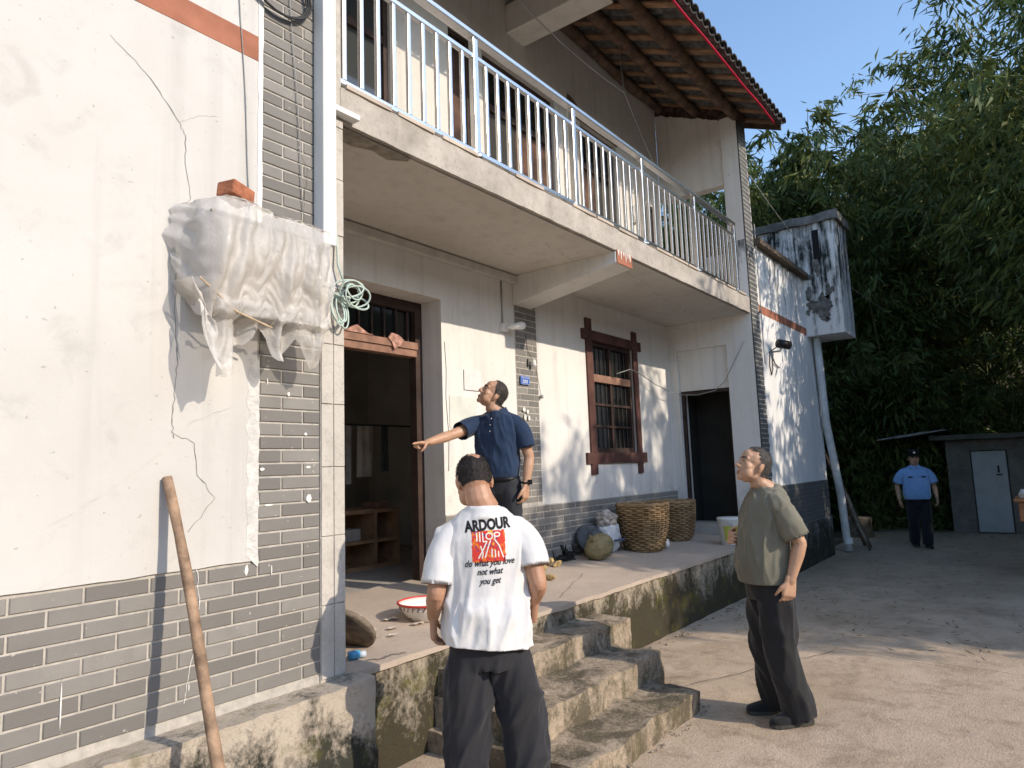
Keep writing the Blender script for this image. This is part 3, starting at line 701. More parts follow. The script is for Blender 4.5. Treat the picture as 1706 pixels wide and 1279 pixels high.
# --- covered meter box, plastic sheet, brick ---
mbx = thing('meter_box', (1.78, 2.83, 2.35), 'wooden meter box on the cream wall hidden under the plastic sheet', 'box')
bevel(MB().box(1.52, 2.05, 2.73, 2.936, 2.36, 2.74).build('box_body', M['conc'], mbx), .006)
MB().box(1.51, 2.06, 2.72, 2.935, 2.741, 2.752).build('box_lid', M['conc'], mbx)
MB().tube([(1.46, 2.72, 2.44), (1.62, 2.715, 2.32), (1.80, 2.715, 2.27)], .005, 8).build('batten', simple('pale_batten', (.55, .42, .28), .7, .2, 20), mbx)
def plastic():
    s = NT('milky_plastic_sheet')
    c = s.mix(s.ramp(s.noise(6, 5, .6), .3, .7), (.66, .63, .585), (.82, .79, .745))
    s.col(c).rough(.2).set(Specular_IOR_Level=.55)
    tl = s.n('ShaderNodeBsdfTranslucent'); tl.inputs[0].default_value = (.8, .75, .68, 1)
    m1 = s.n('ShaderNodeMixShader'); m1.inputs[0].default_value = .25; s.l(s.b.outputs[0], m1.inputs[1]); s.l(tl.outputs[0], m1.inputs[2])
    tp = s.n('ShaderNodeBsdfTransparent'); m2 = s.n('ShaderNodeMixShader'); m2.inputs[0].default_value = .32
    s.l(m1.outputs[0], m2.inputs[1]); s.l(tp.outputs[0], m2.inputs[2]); s.l(m2.outputs[0], s.out.inputs[0])
    s.bump(s.noise(30, 5, .65, dist=1.5), .5, .012)
    nu, nv = 90, 70; V = []
    botp = [(0, 2.30), (.04, 2.10), (.08, 2.03), (.20, 2.035), (.25, 2.05), (.28, 2.17), (.32, 2.20), (.36, 2.19), (.40, 2.22), (.44, 2.28), (.52, 2.24), (.56, 2.15), (.62, 2.12), (.68, 2.16), (.74, 2.25), (.82, 2.18), (.90, 2.11), (.96, 2.13), (1, 2.2)]
    def bz(u):
        for (a, za), (b, zb) in zip(botp, botp[1:]):
            if a <= u <= b: return za+(zb-za)*(u-a)/(b-a)
        return botp[-1][1]
    for j in range(nv+1):
        v = j/nv
        for i in range(nu+1):
            u = i/nu; zb = bz(u)+.012*noise.noise(Vector((u*30, 1, 0)))
            topz = 2.815+.035*noise.noise(Vector((u*3.2, 4, 0)))-.03*abs(u-.45) + (.02 if u < .5 else .0)
            if v < .16:
                t = v/.16; yv = 2.932-(.225)*t; z = topz-.012*t*t
            else:
                t = (v-.16)/.84; z = topz-.012-(topz-.012-zb)*t
                bulge = .05*math.sin(math.pi*min(1, t*1.5))*(1-.3*u)
                yv = 2.707-bulge+.10*max(0, t-.5)*(u > .1)
            flare = math.exp(-((v-.42)/.26)**2); wrap = min(1, u/.14)
            x = 1.482+.638*u-.06*flare*(1-min(1, u/.4))
            yv = 2.93-(2.93-yv)*(math.sin(wrap*math.pi/2)**.8 if v < .75 else 1)
            pull = .5+v
            fold = .026*math.sin(u*34+3.2*noise.noise(Vector((u*5, v*2, 1)))+v*3.0)*min(1, v*3.2)*(.45+.9*abs(noise.noise(Vector((u*4, v*1.6, 8)))))
            crum = .040*noise.noise(Vector((u*4.5, v*3.2, 3)))+.024*(1-2*abs(noise.noise(Vector((u*9+v*2.5, v*2.6-u*2, 6)))))+.007*(1-2*abs(noise.noise(Vector((u*17-v*5, v*9+u*4, 9)))))
            yv += (fold+crum*min(1, v*3))*pull*.75
            x += .010*noise.noise(Vector((u*9, v*9, 12)))+(1-wrap)*(.05*noise.noise(Vector((v*7, 3, u*20)))+.02*noise.noise(Vector((v*19, 5, u*30))))
            yv = min(yv, 2.93)
            if z > 2.30 and u > .13: yv = min(yv, 2.712+.012*noise.noise(Vector((u*20, v*20, 1))))
            V.append((x, yv, z))
    m = MB().add(V, [(j*(nu+1)+i, j*(nu+1)+i+1, (j+1)*(nu+1)+i+1, (j+1)*(nu+1)+i) for j in range(nv) for i in range(nu)])
    tag(m.build('plastic_sheet', s.m, smooth=True), 'crumpled milky plastic sheet draped over the box on the cream wall', 'plastic sheet')
plastic()
o = MB().box(-.066, .066, -.05, .05, -.035, .035).build('brick', simple('red_brick', (.42, .16, .085), .9, .22, 16, bump=.5, obj=True), loc=(1.645, 2.765, 2.868), rot=(0, R(7), R(16)))
bevel(o, .008); tag(o, 'loose red brick weighing down the plastic sheet', 'brick')
# --- cable coil hanging on the corner ---
m = MB()
for i in range(6):
    a0 = random.uniform(0, 6); cx, cz = 2.40+random.uniform(-.03, .05), 2.56+random.uniform(-.04, .04); rx, rz_ = random.uniform(.06, .095), random.uniform(.035, .06); tl = random.uniform(-.3, .3)
    m.tube([(cx+rx*math.cos(t*.35)*math.cos(tl)-rz_*math.sin(t*.35)*math.sin(tl), 2.88+.03*math.sin(t*.35+i), cz+rx*math.cos(t*.35)*math.sin(tl)+rz_*math.sin(t*.35)*math.cos(tl)) for t in range(18)], .0055, 6, closed=True)
for i in range(4):
    cx, cz = 2.335+random.uniform(-.02, .02), 2.47; rx, rz_ = random.uniform(.03, .05), random.uniform(.06, .10)
    m.tube([(cx+rx*math.cos(t*.35), 2.90+.02*math.sin(t*.35), cz+rz_*math.sin(t*.35)) for t in range(18)], .005, 6, closed=True)
m.tube([(2.28, 2.93, 3.0), (2.33, 2.92, 2.88), (2.32, 2.90, 2.72), (2.36, 2.89, 2.60)], .006, 6)
tag(m.build('cable_coil', M['cable'], smooth=True), 'pale green coiled cable hanging on the concrete corner', 'cable')
tag(MB().tube([(2.265, 2.925, 3.02), (2.30, 2.92, 2.9), (2.27, 2.92, 2.8), (2.285, 2.925, 2.72), (2.262, 2.925, 2.62)], .004, 6).build('loose_wire', M['wire_dk'], smooth=True), 'thin dark wire dangling beside the white downpipe', 'wire')
for xa, za, xb, zb, lb in ((1.715, 4.6, 1.822, 2.90, 'left of two thin cords drawn as shadow lines on the cream wall'), (2.0, 4.7, 2.135, 2.90, 'right of two thin cords drawn as shadow lines over the grey brick pier')):
    tag(MB().tube([(xa+(xb-xa)*k/12+.004*math.sin(k), 2.935, za+(zb-za)*k/12) for k in range(13)], .0026, 6).build('shadow_cord', M['wire'], smooth=True), lb, 'cord')  # thin grey tubes stand in for soft shadow lines on the wall
m = MB()
for i in range(3): m.tube([(1.975+(.165+.008*i)*math.cos(t*.3), 2.925-.008*i, 4.12+(.125+.006*i)*math.sin(t*.3)) for t in range(21)], .006, 6, closed=True)
tag(m.build('cable_loop', M['wire_dk'], smooth=True), 'dark cable loop hanging high on the grey brick pier', 'cable')
# --- leaning pole ---
P0 = Vector((1.447, 2.925, 1.615)); P1 = Vector((1.47, 2.52, .545)); dv = (P1-P0).normalized(); P2 = P0+dv*((P0.z-.01)/-dv.z)
pp = []; rr = []
for i in range(15):
    t = i/14; q = P0.lerp(P2, t); pp.append(q+Vector((.008*math.sin(t*7), 0, 0))); rr.append(.020+.004*t+.0012*math.sin(i*2.3))
po = MB().tube(pp, rr, 12).build('wooden_pole', simple('weathered_pole', (.36, .24, .155), .8, .28, 13, bump=.6, bscale=50), smooth=True)
tag(po, 'long bare wooden pole leaning against the cream wall', 'pole')
# --- things fixed on the porch wall ---
lamp = thing('wall_lamp', (5.42, 4.16, 3.0), 'white bulb lamp on a junction box beside the brick pier', 'lamp')
bevel(MB().box(5.31, 5.39, 4.11, 4.157, 2.955, 3.035).build('junction_box', M['pvc'], lamp), .006)
MB().caps([(5.40, 4.06, 3.0), (5.47, 4.0, 3.01)], [.028, .042], 12).build('bulb', simple('white_bulb', (.80, .80, .78), .3, .03, 8), lamp, smooth=True)
MB().tube([(5.37, 4.11, 3.0), (5.40, 4.06, 3.0)], .02, 10).build('lamp_holder', M['pvc'], lamp, smooth=True)
MB().tube([(5.35, 4.148, 3.035), (5.35, 4.15, 3.47)], .008, 6).build('conduit', M['wire'], lamp, smooth=True)
b2 = thing('hanging_bulb', (5.79, 4.12, 2.66), 'small white bulb on a cord hanging on the sunlit brick pier', 'lamp')
MB().lathe([(.012, .05), (.02, .045), (.026, .0), (.02, -.02), (.006, -.026)], (5.80, 4.105, 2.665), 12).build('bulb', M['pvc'], b2, smooth=True)
MB().tube([(5.735, 4.148, 2.98), (5.75, 4.146, 2.82), (5.795, 4.12, 2.715)], .0025, 6).build('cord', M['wire_dk'], b2)
MB().tube([(5.748, 4.146, 2.72), (5.745, 4.146, 2.64)], .009, 8).build('socket', M['black'], b2)
sw = thing('pull_switch', (5.96, 4.15, 2.34), 'grey pull switch knob hanging on a cord right of the brick pier', 'switch')
MB().ell((5.955, 4.13, 2.342), (.022, .02, .022), 12, 8).build('knob', M['wire'], sw, smooth=True)
MB().tube([(5.90, 4.15, 2.62), (5.93, 4.148, 2.5), (5.955, 4.14, 2.36)], .0022, 6).build('cord', M['wire_dk'], sw)
np_ = thing('number_plate', (5.67, 4.14, 2.49), 'small blue enamel house number plate on the brick pier', 'plate')
MB().box(5.595, 5.748, 4.130, 4.1365, 2.448, 2.535).build('plate', simple('blue_enamel', (.03, .13, .50), .35, .06, 9), np_)
t_ = MB().box(5.600, 5.743, 4.1283, 4.1297, 2.530, 2.532).box(5.600, 5.743, 4.1283, 4.1297, 2.451, 2.453).box(5.599, 5.601, 4.1283, 4.1297, 2.453, 2.530).box(5.742, 5.744, 4.1283, 4.1297, 2.453, 2.530)
for i in range(6):
    x = 5.613+i*.021; t_.box(x, x+.013, 4.128, 4.1296, 2.522, 2.5245).box(x, x+.012, 4.1281, 4.1297, 2.513, 2.515).box(x+.005, x+.008, 4.1279, 4.1295, 2.505, 2.5215)
for i in range(3):
    x = 5.628+i*.031; t_.box(x, x+.005, 4.1279, 4.1296, 2.463, 2.495).box(x+.0052, x+.022, 4.128, 4.1297, 2.489, 2.495).box(x+.0052, x+.022, 4.1281, 4.1297, 2.463, 2.468).box(x+.0165, x+.0218, 4.1278, 4.1295, 2.4685, 2.4888)
t_.build('lettering', M['paint_white'], np_)
sp = MB()
for x, z, w_, h_ in ((5.64, 2.19, .06, .05), (5.70, 2.175, .05, .05), (5.655, 2.115, .05, .07), (5.72, 2.11, .045, .06), (5.84, 2.11, .02, .02)):
    sp.prism([(x+w_*.5*(.7+.4*random.random())*math.cos(k), z+h_*.5*(.7+.4*random.random())*math.sin(k)) for k in (0.3, 1.2, 2.1, 3.3, 4.2, 5.4)], 4.1315, 4.135)
tag(sp.build('paper_remnant', M['paint_white']), 'torn white paper remnants stuck on the brick pier', 'paper')
M['notice'] = simple('faded_notice', (.74, .71, .68), .85, .05, 12)
for nm, b, lb in (('notice', (4.755, 5.0, 2.335, 2.52), 'faded white notice pasted on the wall above the pointing man'), ('notice', (4.55, 4.9, 1.98, 2.27), 'pale greenish notice sheet pasted right of the doorway')):
    o = MB().box(b[0], b[1], YB-.006, YB-.0015, b[2], b[3]).build(nm, M['notice'] if b[2] > 2.3 else simple('greenish_notice', (.66, .67, .60), .85, .06, 9)); tag(o, lb, 'notice')
    if b[2] > 2.3: MB().box(b[0]-.003, b[0], YB-.0065, YB-.0012, b[2]-.004, b[3]).box(b[0], b[1]-.03, YB-.0072, YB-.0014, b[2]-.003, b[2]-.0005).build('edge', M['wood'], o)
tag(MB().tube([(4.505, 4.157, 2.75), (4.52, 4.157, 2.5), (4.508, 4.157, 2.25), (4.535, 4.157, 1.9), (4.522, 4.157, 1.6)], .0022, 6).build('wall_wire', M['wire_dk'], smooth=True), 'thin wire running down the wall right of the doorway', 'wire')
wp = [(7.55, 4.10, 2.72), (7.85, 4.06, 2.80), (8.10, 4.08, 2.78), (8.5, 4.05, 2.66), (8.9, 4.0, 2.57), (9.2, 3.98, 2.55)]
wp2 = [(9.2, 3.98, 2.55), (9.215, 3.75, 2.53), (9.22, 3.5, 2.57), (9.222, 3.36, 2.68), (9.225, 3.2, 2.95), (9.225, 3.05, 3.2)]
tag(MB().tube(wp+wp2[1:], .006, 6).build('wall_cable', M['wire'], smooth=True), 'grey cable sagging from the brown window across the dark side doorway', 'cable')
# --- goods standing on the porch ---
def wicker(loc, r0, r1, h, label, seed):
    t = thing('wicker_basket', loc, label, 'basket', 'wicker baskets by the side door')
    rnd = random.Random(seed); st, wv = MB(), MB(); ns = 26
    def prof(v): return r0+(r1-r0)*(v**.75)+.02*math.sin(math.pi*v)
    for k in range(ns):
        a = 2*math.pi*k/ns
        st.tube([(loc[0]+prof(v)*math.cos(a), loc[1]+prof(v)*math.sin(a), loc[2]+.02+h*v) for v in [i/8 for i in range(9)]], .008, 4)
    rows = int(h/.023)
    for i in range(rows):
        v = (i+.5)/rows; rr = prof(v); N = ns*6
        if i < 3 or i > rows-4: wr = .017
        else: wr = .0125
        wv.tube([(loc[0]+(rr+.012*math.sin(2*math.pi*k/12+math.pi*(i % 2)))*math.cos(2*math.pi*k/N), loc[1]+(rr+.012*math.sin(2*math.pi*k/12+math.pi*(i % 2)))*math.sin(2*math.pi*k/N), loc[2]+.02+h*v+rnd.uniform(-.001, .001)) for k in range(N)], wr*.9, 4, closed=True)
    mt = NT('wicker'); c = mt.mix(mt.ramp(mt.noise(9, 5, .6), .3, .7), (.20, .115, .05), (.44, .30, .16))
    c = mt.mix(mt.ramp(mt.noise(2.2, 4, .6), .5, .75, 0, .6), c, (.10, .065, .04)); mt.col(c).rough(.75).bump(mt.noise(90, 3), .4, .004)
    tag(st.build('stakes', mt.m, t, smooth=True), kind='stuff'); tag(wv.build('weave', mt.m, t, smooth=True), kind='stuff')
    MB().lathe([(r0*.98, .0), (r0*.98, .03), (0.001, .03)], loc, 30).build('base', mt.m, t, smooth=True)
    MB().lathe([(prof(.96)-.018, h*.9), (prof(.5)-.018, h*.5), (r0*.9, .04)], loc, 30).build('lining', M['wood_sun'], t, smooth=True)
    MB().tube([(loc[0]+(r1+.002)*math.cos(k*.2094), loc[1]+(r1+.002)*math.sin(k*.2094), loc[2]+.02+h+.006*math.sin(k*2.3)) for k in range(30)], .020, 7, closed=True).build('rim', mt.m, t, smooth=True)
    return t
wicker(pl(7.33, 3.74), .20, .285, .50, 'large brown wicker basket beside the white sack', 3)
wicker(pl(8.42, 3.86), .20, .265, .46, 'wicker basket farther back beside the dark side doorway', 8)
L = pl(6.42, 3.80)
m = MB(); V = []; n, q = 40, 20; R0 = Matrix.Rotation(R(-12), 3, 'Z') @ Matrix.Rotation(R(-20), 3, 'Y')
for i in range(q+1):
    th = min(max(math.pi*i/q, .03), math.pi-.03)
    for k in range(n):
        a = 2*math.pi*k/n; rib = 1-.035*abs(math.cos(a*5))
        V.append(Vector(L)+Vector((0, 0, .128))+R0 @ Vector((.135*math.sin(th)*math.cos(a)*rib, .135*math.sin(th)*math.sin(a)*rib, .185*-math.cos(th)*(1-.05*math.sin(th)))).zxy)
m.add(V, [(i*n+k, i*n+(k+1)%n, (i+1)*n+(k+1)%n, (i+1)*n+k) for i in range(q) for k in range(n)])
pm = NT('winter_squash'); c = pm.mix(pm.ramp(pm.noise(9, 5, .6), .35, .65), (.13, .13, .06), (.30, .235, .12)); c = pm.mix(pm.ramp(pm.noise(40, 4, .7), .55, .7, 0, .7), c, (.34, .30, .20)); pm.col(c).rough(.6).bump(pm.noise(35, 5), .5, .006)
pmk = thing('pumpkin', L, 'big mottled green pumpkin lying in front of the grey straw hat', 'pumpkin')
m.build('fruit', pm.m, pmk, smooth=True)
MB().tube([Vector(L)+Vector((-.17, -.02, .2)), Vector(L)+Vector((-.21, -.03, .235)), Vector(L)+Vector((-.22, -.03, .27))], [.018, .013, .016], 8).build('stalk', simple('dry_stalk', (.25, .2, .12), .9), pmk, smooth=True)
L2 = pl(6.60, 4.02)
ht = MB().lathe([(.001, .105), (.06, .10), (.115, .075), (.13, .03), (.15, .012), (.22, .004), (.265, -.008), (.268, -.016), (.22, -.006), (.14, .0), (.11, .06), (.001, .09)], (0, 0, 0), 40)
ht.xform(Matrix.Translation(Vector(L2)+Vector((.02, -.06, .155))) @ Matrix.Rotation(R(-22), 4, 'Z') @ Matrix.Rotation(R(52), 4, 'X') @ Matrix.Scale(.82, 4))
tag(ht.build('straw_hat', simple('blue_grey_straw', (.105, .115, .125), .85, .2, 40, bump=.8, bscale=160), smooth=True), 'dark grey round straw hat standing behind the pumpkin', 'hat')
m = MB()
for i in range(26):
    p = Vector(pl(6.12, 4.03))+Vector((random.gauss(0, .07), random.gauss(0, .03), abs(random.gauss(.03, .04))))
    m.tube([p, p+Vector((random.uniform(-.12, .12), random.uniform(-.05, .02), random.uniform(-.01, .10)))], .008, 5)
m.ell(Vector(pl(6.12, 4.03))+Vector((0, 0, .03)), (.16, .06, .035)); o = m.build('cord_heap', M['black'], smooth=True); tag(o, 'tangled black cord heap at the foot of the brick wainscot', 'cord')  # solid core added inside to join the loose cords into one heap
def blob(name, centre, radii, mat, label, cat, seed, amp=.25, fr=5, group=None, parent=None, n=36, q=24, zcut=None):
    m = MB(); V = []
    for i in range(q+1):
        th = min(max(math.pi*i/q, .03), math.pi-.03)
        for k in range(n):
            a = 2*math.pi*k/n; d = Vector((math.sin(th)*math.cos(a), math.sin(th)*math.sin(a), -math.cos(th)))
            s = 1+amp*noise.noise(d*fr*.5+Vector((seed, 0, 0)))+amp*.5*abs(noise.noise(d*fr*1.3+Vector((seed, 5, 0))))
            p = Vector(centre)+Vector((d.x*radii[0]*s, d.y*radii[1]*s, d.z*radii[2]*s))
            if zcut is not None: p.z = max(p.z, zcut)
            V.append(p)
    m.add(V, [(i*n+k, i*n+(k+1)%n, (i+1)*n+(k+1)%n, (i+1)*n+k) for i in range(q) for k in range(n)])
    o = m.build(name, mat, parent, smooth=True)
    if label: tag(o, label, cat, group)
    return o
sk = thing('sack', pl(6.93, 3.98), 'white woven sack printed with a dark line, left of the large basket', 'sack')
LS = pl(6.93, 3.98)
blob('sack_body', (LS[0], LS[1], LS[2]+.16), (.18, .12, .19), simple('woven_sack', (.62, .65, .68), .6, .08, 60, bump=.5, bscale=200), None, None, 3, .28, 5, parent=sk, zcut=LS[2]+.003)
blob('cloth_top', (LS[0]-.02, LS[1], LS[2]+.36), (.13, .10, .09), simple('crumpled_cloth', (.52, .47, .42), .9, .2, 14, bump=.6, bscale=70), None, None, 8, .55, 7, parent=sk)
pr = MB()
for i in range(11): pr.box(LS[0]-.12+.022*i, LS[0]-.107+.022*i, LS[1]-.150-.02*math.sin(i*.3), LS[1]-.14-.02*math.sin(i*.3), LS[2]+.13, LS[2]+.13+.02+.006*(i % 2))
pr.build('print', simple('blue_print', (.10, .13, .22), .7), sk)
LW = pl(7.62, 3.62)
blob('plastic_bag', (LW[0], LW[1], LW[2]+.05), (.05, .045, .055), simple('white_bag', (.72, .71, .70), .4, .1, 20), 'small crumpled white bag at the foot of the large basket', 'bag', 5, .6, 8, n=20, q=12)
bk = thing('paint_bucket', pl(8.46, 3.14), 'white plastic paint bucket with a yellow and black label on the porch edge', 'bucket')
LB = pl(8.46, 3.14)
MB().lathe([(.001, .004), (.122, .004), (.126, .01), (.148, .27), (.153, .275), (.153, .30), (.159, .305), (.159, .325), (.148, .33), (.001, .333)], LB, 40).build('pail', simple('white_plastic', (.74, .74, .71), .35, .05, 9), bk, smooth=True)
def arc_panel(c, r0, r1, z0, z1, a0, a1, n=14):
    m = MB(); V = []
    for i in range(n+1):
        a = a0+(a1-a0)*i/n
        V += [(c[0]+r0*math.cos(a), c[1]+r0*math.sin(a), c[2]+z0), (c[0]+r1*math.cos(a), c[1]+r1*math.sin(a), c[2]+z1)]
    return m.add(V, [(2*i, 2*i+2, 2*i+3, 2*i+1) for i in range(n)])
def rr_(z): return .126+.022*(z-.01)/.26+.0015
for z0, z1, a0, a1, c_, nm in ((.05, .12, -2.45, -1.55, (.03, .03, .035), 'label_black'), (.12, .235, -2.45, -1.55, (.62, .45, .05), 'label_yellow'), (.05, .235, -3.4, -2.75, (.50, .50, .10), 'label_side'), (.15, .20, -2.1, -1.75, (.05, .05, .05), 'label_mark')):
    e = .0006 if nm == 'label_mark' else 0
    arc_panel(LB, rr_(z0)+e, rr_(z1)+e, z0, z1, a0, a1).build(nm, simple(nm, c_, .45, .1, 30), bk, smooth=True)
MB().tube([(LB[0]+.16*math.cos(a), LB[1]+.16*math.sin(a), LB[2]+.28-.10*math.sin((a+3.0)/2.4*math.pi)) for a in [-3.0+.2*i for i in range(13)]], .004, 6).build('handle', M['wire'], bk, smooth=True)
LA = pl(3.50, 3.44)
bs = thing('enamel_basin', LA, 'white enamel basin with red rim on the porch floor behind the man in white', 'basin')
en = NT('white_enamel'); en.col(en.mix(en.ramp(en.noise(30, 3), .62, .68, 0, .8), (.76, .73, .66), (.70, .66, .58))).rough(.18)
MB().lathe([(.001, .0), (.11, .0), (.115, .006), (.15, .035), (.185, .08), (.20, .115), (.197, .117), (.18, .085), (.145, .042), (.11, .014), (.001, .012)], LA, 48).build('bowl', en.m, bs, smooth=True)
MB().tube([(LA[0]+.203*math.cos(k*.131), LA[1]+.203*math.sin(k*.131), LA[2]+.117) for k in range(48)], .008, 8, closed=True).build('rim', simple('red_enamel', (.55, .06, .05), .25, .1, 9), bs, smooth=True)
d_ = MB()
for i in range(30):
    a = i*.209; 
    for k in range(3): d_.ell((LA[0]+(.1865+.004*k)*math.cos(a+k*.03), LA[1]+(.1865+.004*k)*math.sin(a+k*.03), LA[2]+.082+.010*k), (.006, .006, .004), 6, 4)
d_.build('pattern', simple('maroon_pattern', (.16, .05, .06), .4), bs, smooth=True)
f_l = MB()
for i in range(5): f_l.ell((LA[0]+.12*math.cos(i*1.25+.4), LA[1]+.12*math.sin(i*1.25+.4), LA[2]+.026), (.03, .022, .006), 10, 6)
f_l.build('flower_print', simple('rose_print', (.50, .10, .10), .3, .3, 60), bs, smooth=True)
# worn chopping board leaning in the corner
cb = MB().lathe([(.001, -.018), (.17, -.018), (.178, -.008), (.178, .008), (.17, .018), (.001, .018)], (0, 0, 0), 36)
cb.xform(Matrix.Translation((2.69, 3.30, floor_z(3.3)+.118)) @ Matrix.Rotation(R(18), 4, 'Z') @ Matrix.Rotation(R(48), 4, 'Y'))
tag(cb.build('chopping_board', simple('grey_wood', (.20, .16, .12), .85, .25, 16, bump=.5), smooth=True), 'round worn wooden board leaning against the concrete corner', 'board')
# paper scraps, cap, red scrap
sp_ = [(3.12, 3.72, .09), (3.30, 3.60, .07), (3.02, 3.48, .08), (3.16, 3.42, .05), (3.34, 3.38, .06), (2.98, 3.62, .05), (3.22, 3.84, .05), (2.92, 3.36, .045), (3.42, 3.52, .035), (3.05, 3.30, .04)]
lbs = ['largest cream paper scrap on the porch floor by the doorway', 'cream paper scrap nearest the enamel basin shadow', 'cream paper scrap beside the leaning round board', 'small cream paper flake in the middle of the litter']
M['scrap'] = simple('cream_paper', (.66, .58, .48), .9, .2, 22)
for i, (x, yv, s) in enumerate(sp_):
    n = 8; V = [(x+s*(.55+.5*random.random())*math.cos(k*.785), yv+s*.7*(.5+.5*random.random())*math.sin(k*.785), floor_z(yv)+.009+random.uniform(0, .012)) for k in range(n)]
    o = MB().add([(x, yv, floor_z(yv)+.02)]+V, [(0, 1+k, 1+(k+1) % n) for k in range(n)]).build('paper_scrap', M['scrap'])
    tag(o, lbs[i] if i < 3 else lbs[3], 'paper', 'paper scraps on the porch floor')
tag(blob('red_scrap', (2.99, 3.78, floor_z(3.78)+.02), (.035, .02, .018), simple('red_wrapper', (.60, .10, .06), .5, .1, 30), 'crumpled red wrapper among the paper scraps', 'wrapper', 4, .5, 7, n=16, q=10))
bc = thing('blue_bottle_cap', (2.62, 3.12, .6), 'light blue plastic cap lying at the foot of the concrete corner', 'cap')
MB().tube([(2.565, 3.13, .617), (2.62, 3.11, .617)], .024, 14).build('cap', simple('blue_cap', (.10, .36, .62), .35, .08, 9), bc, smooth=True)
MB().tube([(2.62, 3.11, .615), (2.655, 3.098, .614)], .018, 12).build('neck', simple('pale_neck', (.55, .62, .68), .3, .05, 9), bc, smooth=True)
# corn cobs drying by the wall
cm = simple('dry_maize', (.66, .47, .22), .7, .25, 26, bump=.8, bscale=150)
crn = MB(); 
for i in range(9):
    for k in range(10):
        a = k*.628+i*.3; rr2 = .022*math.sin(math.pi*(i+1.2)/11); crn.ell((-.065+.0145*i, rr2*math.cos(a), rr2*math.sin(a)), (.0085, .007, .007), 5, 4)
crn.tube([(-.07, 0, 0), (.07, 0, 0)], .014, 8); cme = crn.mesh('corn_cob', True); cme.materials.append(cm)
for i in range(16):
    x = 5.22+random.gauss(0, .13) if i < 11 else 5.75+random.gauss(0, .07); yv = (3.76 if i < 11 else 3.95)+random.gauss(0, .06)
    o = put('corn_cob', cme, loc=(x, yv, floor_z(yv)+.024+(.035 if i % 4 == 0 else 0)), rot=(random.uniform(0, 6), random.uniform(-.2, .2), random.uniform(0, 6)))
    tag(o, 'yellow corn cob in the loose heap on the porch behind the man in white' if i < 11 else 'yellow corn cob of the few lying nearest the pumpkin', 'corn', 'corn cobs on the porch')
# --- inside the room: cabinet and hung clothes, dim behind the doorway ---
cab = thing('cabinet', (4.9, 5.75, .64), 'brown wooden shelf cabinet standing in the dim room behind the open front door', 'cabinet')
c_ = MB().box(4.20, 5.24, 5.55, 5.95, .64, .68).box(4.20, 5.24, 5.55, 5.95, .90, .93).box(4.20, 5.24, 5.55, 5.95, 1.20, 1.24).box(4.20, 4.24, 5.551, 5.949, .68, 1.20).box(5.20, 5.24, 5.551, 5.949, .68, 1.20).box(4.9, 4.93, 5.551, 5.949, .68, 1.20).box(4.24, 5.2, 5.93, 5.948, .68, 1.2)
c_.build('carcass', simple('cabinet_wood', (.42, .25, .14), .7, .2, 6), cab)
MB().box(4.45, 4.75, 5.6, 5.85, .935, 1.05).build('clutter', M['conc'], cab); MB().box(4.98, 5.15, 5.6, 5.85, 1.245, 1.30).build('clutter', M['wood_sun'], cab)
cl = thing('hung_clothes', (4.9, 5.9, 1.5), 'clothes hanging on a line in the dim room behind the open front door', 'clothes')
for i, (x, w_, h_, c_) in enumerate(((4.45, .24, .5, (.42, .27, .22)), (4.78, .16, .62, (.45, .40, .34)), (5.05, .22, .55, (.50, .42, .33)), (5.32, .10, .5, (.08, .09, .08)))):
    m = MB(); V = []
    for j in range(9):
        for k in range(9): V.append((x+w_*(k/8-.5), 5.85+.025*math.sin(k*1.6+i)*(.3+j/8), 2.12-h_*j/8))
    m.add(V, [(j*9+k, j*9+k+1, (j+1)*9+k+1, (j+1)*9+k) for j in range(8) for k in range(8)])
    m.build('garment', simple('garment_%d' % i, c_, .9, .15, 8), cl, smooth=True)
MB().tube([(4.0, 5.85, 2.13), (5.8, 5.85, 2.13)], .01, 6).build('line', M['wire_dk'], cl)
# --- wing wall fittings ---
cv = thing('security_camera', (10.05, 2.95, 3.2), 'black security camera on the white wing wall', 'camera')
MB().tube([(9.97, 2.83, 3.225), (10.12, 2.72, 3.20)], .062, 14).build('camera_body', M['black'], cv, smooth=True)
MB().tube([(10.02, 2.945, 3.12), (10.02, 2.82, 3.12), (10.02, 2.80, 3.19)], .014, 8).build('bracket', M['wire'], cv, smooth=True)
MB().tube([(9.97, 2.86, 3.17), (9.86, 2.92, 3.1), (9.84, 2.93, 2.9), (9.9, 2.93, 2.78), (9.97, 2.93, 2.86), (10.0, 2.93, 3.05), (10.1, 2.93, 2.96), (10.3, 2.935, 2.92)], .009, 6).build('cable', M['wire_dk'], cv, smooth=True)
# sticks against the corner pipe, stump
for i, (a, b, rr3, lb) in enumerate((((12.72, 2.84, 1.35), (13.35, 2.55, .01), .024, 'thin weathered stick leaning nearest the white wing corner'), ((12.78, 2.9, 1.5), (13.75, 2.62, .01), .03, 'dark stick leaning behind the waste pipe'), ((13.1, 3.1, 1.75), (14.0, 2.75, .01), .027, 'long bamboo stick standing rightmost at the wing corner'))):
    tag(MB().tube([Vector(a).lerp(Vector(b), k/6)+Vector((0, .01*math.sin(k*2), 0)) for k in range(7)], rr3, 8).build('stick', M['log'] if i else simple('grey_stick', (.26, .23, .19), .9, .25, 15), smooth=True), lb, 'stick')
st = MB().lathe([(.30, 0), (.27, .1), (.25, .25), (.25, .38), (.22, .40), (.001, .41)], (0, 0, 0), 26)
st.v = [(p[0]*(1+.12*noise.noise(Vector(p)*4)), p[1]*(1+.12*noise.noise(Vector(p)*4+Vector((3, 0, 0)))), p[2]) for p in st.v]
